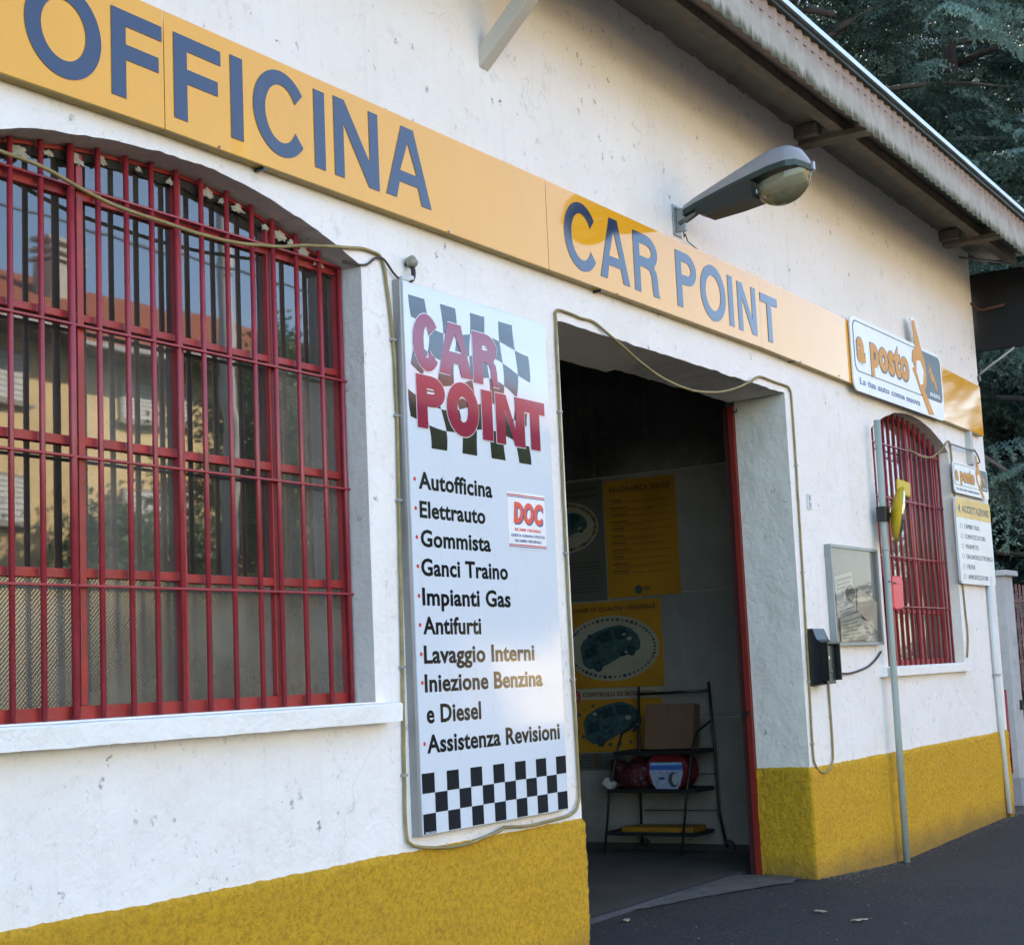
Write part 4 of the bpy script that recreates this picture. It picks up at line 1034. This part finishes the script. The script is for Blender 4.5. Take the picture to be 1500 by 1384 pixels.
for k in range(11):
    z = 3.02-k*.062
    flat('heading_print', [rect(u0+.06, u0+.06+random.uniform(.10,.18), z, z+.009)], m_dk, t, DI, 'S')
    flat('text_line_print', [rect(u0+.06+random.uniform(0,.03), u1-random.uniform(.04,.12), z-.018, z-.013)], m_brown, t, DI, 'S')
    if k % 2: flat('text_line_print', [rect(u0+.07, u0+random.uniform(.3,.5), z-.034, z-.029)], m_brown, t, DI, 'S')
flat('logo_print', [ell(u0+.30, 2.235, .035, .04, 14)], m_teal, t, DI, 'S')
for k in range(3): flat('text_line_print', [rect(u0+.34, u0+.42, 2.225+k*.012, 2.231+k*.012)], m_dk, t, DI, 'S')
t, u0, u1 = poster('orange poster titled RICAMBI DI QUALITA ORIGINALE with a car in a cream oval', 2.86, 1.795, 1.40, 2.15, m_post_y)
text('title_lettering', 'RICAMBI DI QUALITA\' ORIGINALE', u0+.14, u1-.05, 2.065, 2.105, m_brown, t, DI, 'S', bold=.05)
flat('oval_print', [ell((u0+u1)/2+.03, 1.74, .47, .285)], m_post_c, t, DI, 'S'); car(t, (u0+u1)/2+.02, 1.745, .58)
ring(t, (u0+u1)/2+.03, 1.74, .43, .25, 54, 0, 353, (m_dk, m_brown, m_teal))
t, u0, u1 = poster('orange poster titled CONTROLLI DI SICUREZZA behind the black cart', 2.86, 1.83, .845, 1.395, m_post_y)
flat('band_print', [rect(u0, u1, 1.30, 1.394)], m_post_c, t, DI, 'S')
text('title_lettering', 'CONTROLLI DI SICUREZZA', u0+.25, u1-.05, 1.325, 1.365, m_brown, t, DI-.0012, 'S', bold=.05)
flat('number_disc', [ell(u0+.18, 1.33, .05, .055, 20)], M('disc_red', (.35,.03,.02), .4), t, DI-.0024, 'S'); text('number_lettering', '5', u0+.155, u0+.205, 1.30, 1.36, m_post_c, t, DI-.004, 'S', bold=.04)
car(t, (u0+u1)/2+.02, 1.09, .56)
ring(t, (u0+u1)/2+.02, 1.09, .37, .18, 14, 120, 330, (m_teal,))
t, u0, u1 = poster('faded strip poster with small coloured squares below the orange posters', 2.86, 2.22, .69, .838, m_post_g)
for k in range(4): flat('text_line_print', [rect(u0+.10, u0+.32, .80-k*.028, .806-k*.028), rect(u0+.42, u1-.04, .80-k*.028, .806-k*.028)], m_dk, t, DI, 'S')
flat('square_print', [rect(u0+.34, u0+.38, .71, .83)], m_brown, t, DI, 'S'); flat('square_print', [rect(u0+.385, u0+.41, .71, .83)], m_teal, t, DI, 'S')

CX = 12.13
CT = thing('shelf_cart', 'black wheeled metal display cart with three shelves beside the posters', 'cart', (CX, 1.8, .02))
def ct(name, pts, r=.010): return tube(name, pts, r, m_blackp, CT, 8)
ct('post', [(CX+.17,2.05,.06),(CX+.16,2.03,.7),(CX+.15,1.99,1.40)], .012); ct('post', [(CX+.19,1.27,.06),(CX+.16,1.31,.35),(CX+.15,1.31,.9),(CX+.15,1.33,1.42)], .012)
ct('post', [(CX-.19,2.215,.03),(CX-.15,2.16,.55),(CX-.10,2.09,.90),(CX-.10,2.04,1.02),(CX-.12,1.95,1.06),(CX-.14,1.86,1.10)], .011)
ct('post', [(CX-.19,1.50,.03),(CX-.15,1.44,.55),(CX-.10,1.39,.90),(CX-.10,1.34,1.02),(CX-.12,1.24,1.08),(CX-.14,1.18,1.12)], .011)
ct('top_rail', [(CX+.15,1.995,1.335),(CX+.15,1.33,1.345)], .012)
for zz, ya, yb in ((.855,2.08,1.34),(.545,2.16,1.36),(.195,2.20,1.38)):
    bm = bmesh.new()
    bx(bm, CX-.17, CX+.17, yb, ya, zz-.006, zz+.002); bx(bm, CX-.18, CX-.165, yb-.01, ya+.01, zz-.014, zz+.018); bx(bm, CX+.165, CX+.18, yb-.01, ya+.01, zz-.014, zz+.018)
    bx(bm, CX-.164, CX+.164, yb-.012, yb, zz-.014, zz+.018); bx(bm, CX-.164, CX+.164, ya, ya+.012, zz-.014, zz+.018)
    from_bm('shelf', bm, m_blackp, CT)
for zz in (.66, .36): ct('cross_wire', [(CX+.16,2.0,zz),(CX+.16,1.30,zz)], .005)
for yy in (2.03, 1.25):
    V, F = [], []
    for k in range(20):
        a = 2*math.pi*k/20
        for rr, xx in ((.05,-.012),(.05,.012),(.028,.012),(.028,-.012)): V.append((CX+.185+xx, yy+rr*math.cos(a), .072+rr*math.sin(a)))
    for k in range(20):
        for j in range(4): F.append((4*k+j, 4*k+(j+1)%4, 4*((k+1)%20)+(j+1)%4, 4*((k+1)%20)+j))
    mesh('wheel', V, F, M('wheel_rubber', (.03,.03,.03), .6), CT)
m_card = M('cardboard', (.14,.068,.032), .85, var=.15, vscale=5, dirt=.2)
CB = thing('cardboard_box', 'brown cardboard box leaning on the top shelf of the black cart', 'box', (CX, 1.65, .86))
bm = bmesh.new(); bx(bm, -.06, .06, -.225, .225, 0, .375, .003)
bmesh.ops.rotate(bm, verts=bm.verts, cent=(0,0,0), matrix=Matrix.Rotation(R_(10), 3, 'Y'))
for v in bm.verts: v.co += Vector((CX-.03, 1.62, .872))
from_bm('carton', bm, m_card, CB)
def on_box(u0_, u1_, v0_, v1_, mat, nm):
    R = Matrix.Rotation(R_(10), 3, 'Y'); V = [R @ Vector((-.0612, -u, v))+Vector((CX-.03,1.62,.872)) for u, v in rect(u0_, u1_, v0_, v1_)]
    mesh(nm, V, [(0,1,2,3)], mat, CB)
on_box(-.03, .0, .28, .34, M('card_ink', (.10,.06,.04), .8), 'ink_mark'); on_box(.12, .14, .31, .35, M('card_ink'), 'ink_mark'); on_box(-.19, -.17, .02, .05, M('card_ink'), 'ink_mark')
on_box(-.224, .224, .205, .2075, M('card_ink'), 'flap_seam')
# round red pack with blue and white label
RP = thing('red_pack', 'round red pack with a blue and white label showing a tyre, on the middle shelf', 'package', (CX-.02, 1.63, .55))
O = [(-1.63+.19*math.copysign(abs(math.cos(R_(a)))**.8, math.cos(R_(a))), .703+.153*math.copysign(abs(math.sin(R_(a)))**.8, math.sin(R_(a)))) for a in range(0, 360, 10)]
plate('pack_body', O, CX-.13, CX+.10, M('red_bag', (.11,.006,.008), .4), RP, 'S', bev=.012)
dp = CX-.1315
flat('pack_label', [[(-1.775,.775),(-1.485,.775),(-1.475,.69),(-1.505,.60),(-1.535,.556),(-1.725,.556),(-1.755,.60),(-1.785,.69)]], M('label_pale', (.26,.30,.38), .4, var=.3, vscale=30), RP, dp, 'S')
flat('label_band', [rect(-1.780,-1.480,.715,.752)], M('label_blue', (.03,.10,.32), .4), RP, dp-.0014, 'S')
flat('label_band', [rect(-1.775,-1.482,.757,.773)], M('label_sky', (.20,.38,.55), .4, var=.4, vscale=60), RP, dp-.0014, 'S')
flat('label_tyre', [ell(-1.565,.635,.048,.062,20)], M('label_dark', (.04,.05,.05), .4), RP, dp-.0014, 'S')
flat('label_rim', [ell(-1.548,.638,.030,.046,16)], M('label_white', (.3,.32,.32), .4), RP, dp-.0028, 'S')
flat('label_mark', [rect(-1.70,-1.645,.635,.655)], M('label_dark'), RP, dp-.0014, 'S')
# crumpled dark red bag
bm = bmesh.new(); bmesh.ops.create_icosphere(bm, subdivisions=4, radius=1)
for v in bm.verts:
    c = v.co.copy(); q = 1+.28*noise.noise(c*1.6)+.14*noise.noise(c*4)
    y = c.y*.20*q; z = c.z*.135*q
    if c.y > .5 and c.z > 0: z += (c.y-.5)*.16; y += (c.y-.5)*.05
    v.co = Vector((CX-.02+c.x*.12*q, 1.96+y, max(.549, .67+z)))
tag(from_bm('crumpled_bag', bm, M('dark_red_bag', (.05,.006,.008), .5, var=.5, vscale=14, bmp=.8, bscale=25, bdist=.02), None, True), 'crumpled dark red bag at the left end of the middle shelf', 'bag')
bm = bmesh.new(); bx(bm, -.04, .04, -.045, .045, -.03, .03, .004)
bmesh.ops.rotate(bm, verts=bm.verts, cent=(0,0,0), matrix=Matrix.Rotation(R_(35), 3, 'X'))
for v in bm.verts: v.co += Vector((CX-.13, 2.17, .605))
tag(from_bm('white_carton', bm, M('carton_white', (.34,.33,.28), .7), None), 'small white carton tilted against the dark red bag on the cart', 'carton')
bm = bmesh.new(); bx(bm, CX-.13, CX+.13, 1.42, 2.08, .198, .25, .008)
for v in bm.verts: v.co.z += .006*noise.noise(v.co*9)
tag(from_bm('yellow_tray', bm, M('yellow_box', (.24,.11,.005), .5, var=.2), None), 'flat yellow package lying on the lowest shelf of the black cart', 'package')

# ================================================================== right edge: gate pillar and fence
GP = thing('gate_pillar', 'grey concrete gate pillar with a flat cap beyond the building corner', 'pillar', (17.15, .15, -.03))
bm = bmesh.new(); bx(bm, 17.0, 17.34, .10, .42, .25, 2.35, .008); from_bm('shaft', bm, m_pillar, GP)
box('base', 16.985, 17.36, .085, .44, -.08, .249, M('base_concrete', (.30,.30,.32), .9, dirt=.4), GP, .008)
box('cap', 16.95, 17.40, .05, .47, 2.351, 2.41, m_pillar, GP, .01)
box('lock', 16.985, 17.0, .26, .32, 1.52, 1.58, m_blackp, GP); box('latch', 17.22, 17.28, .075, .099, .95, 1.05, m_blackp, GP)
tube('red_rod', [(16.42,.02,1.18),(16.42,.02,.35)], .014, m_redrust, BLD, 6)
GF = thing('metal_gate', 'gate of thin reddish vertical bars right of the concrete pillar', 'gate', (18.5, .2, 0))
gb = None
for i in range(16):
    x = 17.50+i*.15
    if gb is None: gb = tube('bar', [(x,.15,.10),(x,.15,2.28)], .011, M('gate_paint', (.16,.055,.045), .6, var=.3), GF, 6); g0 = x
    else:
        c = gb.copy(); COL.objects.link(c); c.location = (x-g0, 0, 0)
for z in (.25, 1.45, 2.1): box('rail', 17.34, 19.5, .135, .165, z-.02, z+.02, M('gate_paint'), GF)

# grit and crumbs along the wall foot, and cable clips
r_ = random.Random(3); V, F = [], []
for k in range(900):
    x = r_.uniform(7.9, 17); y = -abs(r_.gauss(0, .10))-.03 if x > DX1 else (r_.uniform(-1.5, .5))
    if x < DX1 and r_.random() < .6: continue
    q = r_.uniform(.003, .010); z = ground_z(x, y)-.004; o_ = len(V); a = r_.uniform(0, 6)
    V += [(x+q*math.cos(a+t_)*r_.uniform(.7,1.3), y+q*math.sin(a+t_)*r_.uniform(.7,1.3), z) for t_ in (0, 1.6, 3.1, 4.7)]+[(x, y, z+q*r_.uniform(.5,1.0))]
    F += [(o_, o_+1, o_+4), (o_+1, o_+2, o_+4), (o_+2, o_+3, o_+4), (o_+3, o_, o_+4)]
g_ = mesh('grit', V, F, M('grit_stone', (.16,.14,.11), .9, var=.4, vscale=60), None); g_['kind'] = 'stuff'
cabs = [o for o in COL.objects if o.name.split('.')[0] == 'cable']
for cb, pts in ((cabs[0], [(6.155,3.17),(6.165,2.8),(6.155,2.39),(6.135,1.6),(6.12,1.1)]), (cabs[1], [(7.715,2.2),(7.72,1.5),(7.72,3.0),(11.19,3.0),(11.175,2.2),(11.155,1.4),(11.14,.95)])):
    for x, z in pts: box('clip', x-.016, x+.016, -.023, -.001, z-.006, z+.006, m_alu, cb)

# ================================================================== fallen leaves
for i, (x, y, a, lb) in enumerate(((8.98,.42,.4,'dry pale leaf on the asphalt near the left side of the doorway'),(9.62,-.60,1.2,'dry leaf on the dark asphalt, upper of the two near the middle foreground'),(9.36,-.95,2.4,'dry leaf on the dark asphalt, lower of the two near the middle foreground'))):
    V = [Vector((.05*math.cos(k*math.pi/5)*(1 if k % 5 else 1.25), .024*math.sin(k*math.pi/5), .006*(k % 2))) for k in range(10)]
    Rm = Matrix.Rotation(a, 3, 'Z'); V = [Rm @ v+Vector((x, y, ground_z(x, y)+.004)) for v in V]
    tag(mesh('fallen_leaf', V, [tuple(range(10))], M('dry_leaf', (.40,.33,.20), .8), None), lb, 'leaf', 'fallen leaves on the asphalt')

# ================================================================== trees
def needle_mat(name, c1, c2):
    m, nt, b = new_mat(name); v = coords(nt)
    nt.links.new(mixc(nt, ramp(nt, tex_noise(nt, v, 1.3, 5), [(.3,0),(.7,1)]), c1, c2), b.inputs['Base Color'])
    b.inputs['Roughness'].default_value = .6
    out = nt.nodes['Material Output']; tl = N(nt, 'ShaderNodeBsdfTranslucent'); tl.inputs[0].default_value = (*[x*1.1 for x in c2], 1)
    mx = N(nt, 'ShaderNodeMixShader'); mx.inputs[0].default_value = .25
    nt.links.new(b.outputs[0], mx.inputs[1]); nt.links.new(tl.outputs[0], mx.inputs[2]); nt.links.new(mx.outputs[0], out.inputs[0]); return m
m_needle = needle_mat('cedar_needles', (.07,.13,.10), (.18,.28,.235))  # glaucous tips, paler still: the light they catch is put into the colour
m_needle_dark = needle_mat('cedar_needles_inner', (.012,.030,.018), (.040,.075,.050))  # inner shade of the crown put into the needle colour
m_leaf = needle_mat('broad_leaves', (.04,.08,.02), (.10,.15,.04))
m_bark = M('bark', (.09,.075,.06), .95, var=.4, vscale=8, bmp=.8, bscale=20, bdist=.02)
rng = np.random.default_rng(5)
def spray_template(L=1.5):
    """drooping cedar spray along +x: blades of needles on a main twig and its side twigs"""
    T_ = []
    def needles(p, d, n, ln):
        d = d/np.linalg.norm(d)
        a = np.cross(d, [0,0,1.0]); a /= (np.linalg.norm(a)+1e-6); b = np.cross(a, d)
        for _ in range(n):
            th = rng.uniform(0, 2*np.pi); o = (a*np.cos(th)+b*np.sin(th))*.8+d*rng.uniform(.2,.9)
            o /= np.linalg.norm(o); s = np.cross(o, d); s /= (np.linalg.norm(s)+1e-6)
            l_ = ln*rng.uniform(.7,1.2); T_.append([p-s*.016, p+s*.016, p+o*l_])
    def pos(t): return np.array([L*t, .05*np.sin(t*3), .12*t-.50*t*t*L/1.5])
    for k in range(24):
        t = k/23; p = pos(t); d = pos(min(t+.02, 1.02))-p if t < 1 else np.array([1,0,-.5]); needles(p, d, 4, .06)
    for k in range(13):
        t = .1+.88*k/12; p0 = pos(t); side = 1 if k % 2 else -1; l2 = (.50*(1-t)+.16)*rng.uniform(.7,1.15)
        dr = np.array([.75, side*.8, .12]); dr /= np.linalg.norm(dr); n2 = max(4, int(l2/.045))
        for j in range(n2):
            s = j/n2; p = p0+dr*l2*s+np.array([0,0,-.30*l2*s*s])
            needles(p, dr+np.array([0,0,-.5*s]), 3, .055)
            if j % 3 == 1:
                d3 = np.array([dr[0]*.6, dr[1]*.6+rng.uniform(-.5,.5), -.65]); l3 = l2*.42; n3 = max(2, int(l3/.05))
                for q in range(n3): needles(p+d3*l3*q/n3, d3, 3, .05)
    return np.array(T_, 'f')
templates = [spray_template(1.5), spray_template(1.25), spray_template(1.0)]
def tri_mesh(name, tris, mat, parent):
    n = len(tris); me = bpy.data.meshes.new(name)
    base = np.array(wloc(parent), 'f')
    me.vertices.add(n*3); me.vertices.foreach_set('co', (tris.reshape(-1,3)-base).ravel().astype('f'))
    me.loops.add(n*3); me.loops.foreach_set('vertex_index', np.arange(n*3, dtype='i'))
    me.polygons.add(n); me.polygons.foreach_set('loop_start', np.arange(0, n*3, 3, dtype='i'))
    me.update(calc_edges=True); me.materials.append(mat); return link(name, me, parent)
def cedar(label, x, y, H, spread, nl, sel=None, seed=1):
    r = np.random.default_rng(seed)
    t = thing('cedar_tree', label, 'tree', (x, y, 0), 'cedars beyond the workshop')
    tube('trunk', [(x,y,-.1),(x+.1,y,H*.4),(x,y+.1,H*.75),(x,y,H)], [.38,.28,.15,.04], m_bark, t, 10)
    LV, LF = [], []; tr = []; tr2 = []
    for i in range(nl):
        h = H*(.06+.92*i/nl)+r.uniform(-.2,.2); az = i*2.39996+r.uniform(-.3,.3); L = spread*(1-.72*(h/H)**1.3)*r.uniform(.75,1.1)
        d = np.array([math.cos(az), math.sin(az), 0]); P = []
        for k in range(7): s = k/6; P.append(np.array([x,y,h])+d*L*s+np.array([0,0,.9*s-1.6*s*s*L/5]))
        v, f = tube_geo([tuple(p) for p in P], [.07*(1-.8*k/6)+.008 for k in range(7)], 5); o_ = len(LV); LV += v; LF += [tuple(q+o_ for q in g) for g in f]
        ns = max(8, int(L*6.5))
        for k in range(ns):
            s = .18+.82*(k+.5*r.random())/ns; j = min(5, int(s*6)); w_ = s*6-j; p = P[j]*(1-w_)+P[j+1]*w_+np.array([r.uniform(-.25,.25), r.uniform(-.25,.25), r.uniform(-.55,.1)])
            yaw = az+(1 if k % 2 else -1)*r.uniform(.2,1.25)*(1-.5*s); pit = r.uniform(-.15,.55); sc = r.uniform(.6,1.15)*(1.05-.25*s)
            tp = templates[r.integers(3)]; c, sn = math.cos(yaw), math.sin(yaw); cp, sp_ = math.cos(pit), math.sin(pit); ro = r.uniform(-.5,.5)
            Rx = np.array([[1,0,0],[0,math.cos(ro),-math.sin(ro)],[0,math.sin(ro),math.cos(ro)]])
            Ry = np.array([[cp,0,sp_],[0,1,0],[-sp_,0,cp]]); Rz = np.array([[c,-sn,0],[sn,c,0],[0,0,1]])
            if sel is not None and not sel(p): continue
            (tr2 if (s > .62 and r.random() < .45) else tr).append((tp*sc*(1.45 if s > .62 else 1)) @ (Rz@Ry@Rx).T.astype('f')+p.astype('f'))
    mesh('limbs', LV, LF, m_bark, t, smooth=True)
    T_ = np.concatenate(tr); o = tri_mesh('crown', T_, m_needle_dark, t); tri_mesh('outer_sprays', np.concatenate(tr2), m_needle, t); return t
CE = cedar('big blue-green cedar with drooping sprays just behind the workshop roof', 25.5, 5.2, 18, 7.2, 84, sel=lambda p: p[1] < 10.5 and p[2] < 17, seed=3)
def copy_tree(src, loc, rz, sc, label):
    o = src.copy(); COL.objects.link(o); o.location = loc; o.rotation_euler = (0,0,rz); o.scale = (sc,)*3; o['label'] = label
    for ch in src.children: c = ch.copy(); COL.objects.link(c); c.parent = o
    return o
copy_tree(CE, (33.5, -.6, 0), 2.1, 1.0, 'cedar farther right, its low branches showing between pillar and building corner')
copy_tree(CE, (37.0, 8.0, 0), 4.0, 1.15, 'dark cedar deep behind the first cedar, closing the gaps between its limbs')
copy_tree(CE, (29.5, 13.0, 0), 5.2, 1.05, 'cedar behind the roof, left of the big cedar and partly covered by it')
for x, y, rz, sc, lb in ((31.0,4.0,.7,1.0,'cedar directly behind the big front cedar, filling its middle'),(42.0,14.0,2.9,1.2,'cedar far back left above the roof edge'),(47.0,8.5,5.5,1.25,'tall cedar far back in the middle of the grove'),(40.0,1.5,3.3,1.1,'cedar behind the projecting sign and its brace'),(54.0,1.0,.2,1.3,'cedar at the far right end of the grove'),(52.0,18.0,1.6,1.3,'cedar at the far left end of the grove'),(60.0,9.0,4.6,1.4,'rearmost cedar of the grove')): copy_tree(CE, (x, y, 0), rz, sc, lb)
copy_tree(CE, (45.0, 3.0, 0), 1.0, 1.2, 'farthest cedar, seen low down beyond the gate')

# ================================================================== across the street (seen in the window glass)
HS = thing('opposite_house', 'yellow house with red tiled roof across the street, mirrored in the window glass', 'building', (28, -22, 0))
m_hy = M('yellow_render', (.72,.52,.25), .9, var=.15, vscale=.8, dirt=.2)
hx0, hx1, hy, hz_ = 4.0, 48.0, -22.0, 9.3
box('wall', hx0, hx1, hy-9, hy, -.1, hz_, m_hy, HS)
def tiles():
    m, nt, b = new_mat('roof_tiles'); v = coords(nt)
    wv = N(nt, 'ShaderNodeTexWave'); wv.inputs['Scale'].default_value = 2.4; wv.inputs['Distortion'].default_value = .3; nt.links.new(v, wv.inputs['Vector'])
    c = mixc(nt, tex_noise(nt, v, 5, 6), (.22,.055,.025), (.40,.12,.05)); nt.links.new(c, b.inputs['Base Color']); b.inputs['Roughness'].default_value = .9
    bump(nt, b, wv.outputs['Fac'], .8, .06); return m
rz0, ry, rzr = hz_+.25, hy-4.5, hz_+2.9
V = [(hx0-.6,hy+.8,rz0),(hx1+.6,hy+.8,rz0),(hx1+.6,ry,rzr),(hx0-.6,ry,rzr),(hx0-.6,hy-9.8,rz0),(hx1+.6,hy-9.8,rz0)]
mesh('roof', V+[(a,b,c-.18) for a,b,c in V], [(0,1,2,3),(3,2,5,4),(6,9,8,7),(9,10,11,8),(0,6,7,1),(1,7,8,2),(2,8,11,5),(4,10,9,3),(3,9,6,0),(5,11,10,4)], tiles(), HS)
box('gutter', hx0-.6, hx1+.6, hy+.76, hy+.92, hz_+.02, hz_+.12, m_alu, HS)
box('eave_board', hx0-.5, hx1+.5, hy+.0, hy+.75, hz_-.05, hz_+.04, M('eave_brown', (.10,.08,.06), .8), HS)
rt = [o for o in HS.children if o.name.startswith('roof')][0]
ch = box('chimney', 25.9, 27.3, hy-2.6, hy-2.1, hz_+.9, hz_+2.6, M('chimney_render', (.50,.45,.37), .9), rt, .02)
for k in range(3): box('chimney_cap', 25.8, 27.4, hy-2.7, hy-2.0, hz_+2.65+k*.22, hz_+2.73+k*.22, M('chimney_render'), rt)
m_shut = M('roller_shutter', (.62,.60,.55), .7); m_hf = M('house_trim', (.30,.27,.22), .8)
for xw in (7.7, 12.7, 17.7, 22.7, 27.7, 32.7, 37.7, 42.7):
    for zw, hh in ((7.9,1.05),(5.2,1.1),(2.4,1.2)):
        wn = link('window', None, HS, (xw-28, 22-22, zw))
        box('frame', xw-.62, xw+.62, hy+.0, hy+.06, zw, zw+hh, m_hf, wn)
        for s in range(8): box('shutter_slat', xw-.55, xw+.55, hy+.061, hy+.075, zw+.06+s*(hh-.12)/8, zw+.055+(s+1)*(hh-.12)/8-.02, m_shut, wn)
        box('sill', xw-.72, xw+.72, hy+.0, hy+.16, zw-.08, zw-.002, m_hf, wn)
# pavement tree seen in the right of the glass
def leafy(label, x, y, h, r_, n, seed):
    r = np.random.default_rng(seed); t = thing('street_tree', label, 'tree', (x, y, 0), 'trees across the street')
    tube('trunk', [(x,y,-.1),(x+.1,y,h*.35),(x,y,h*.75)], [.2,.15,.05], m_bark, t, 8)
    cen = r.normal(size=(60,3)); cen /= np.linalg.norm(cen, axis=1)[:,None]; cen *= (r.random((60,1))**.4); cen = cen*np.array([r_,r_,h*.34])*.85+np.array([x,y,h*.64])
    k = r.integers(60, size=n); P = cen[k]+r.normal(size=(n,3))*r_*.16
    a = r.normal(size=(n,3)); a /= np.linalg.norm(a,axis=1)[:,None]; b = np.cross(a, r.normal(size=(n,3))); b /= np.linalg.norm(b,axis=1)[:,None]
    T_ = np.stack([P-a*.06, P+a*.06, P+b*.14], 1).astype('f'); tri_mesh('crown', T_, m_leaf, t); return t
leafy('leafy green tree across the street, mirrored at the right of the window', 26.2, -17.0, 9.6, 2.3, 26000, 2)
for i, (x, y, h, r_, lb) in enumerate(((31.0,-17.5,8.0,2.7,'low spreading tree added unseen across the street to darken the lower left board reflection'),(35.0,-18.5,8.4,3.0,'round dark tree added unseen across the street to darken the middle board reflection'),(39.5,-17.8,8.0,2.8,'bushy tree added unseen across the street to darken the right board reflection'))): leafy(lb, x, y, h, r_, 30000, 11+i)  # unseen trees added so the board mirrors dark foliage, not the sunlit house
leafy('smaller leafy tree across the street, mirrored low in the window middle', 20.4, -16.0, 5.0, 1.8, 16000, 4)
UP = thing('utility_pole', 'pale concrete utility pole across the street, mirrored in the window', 'pole', (20.4, -13.6, 0))
tube('shaft', [(20.4,-13.6,-.1),(20.4,-13.6,11.5)], [.19,.12], M('pole_concrete', (.38,.37,.34), .85), UP, 12)
for k, (za, zb) in enumerate(((9.3,9.0),(8.7,8.6))):
    tag(tube('overhead_wire', [(-10+i*7, -13.4+.0*k, za+.0*i+.010*(i-4.5)**2) for i in range(10)], .035-.012*k, m_blackp, None, 5), ('thick' if k == 0 else 'thin')+' black overhead wire across the street, mirrored in the window', 'wire')
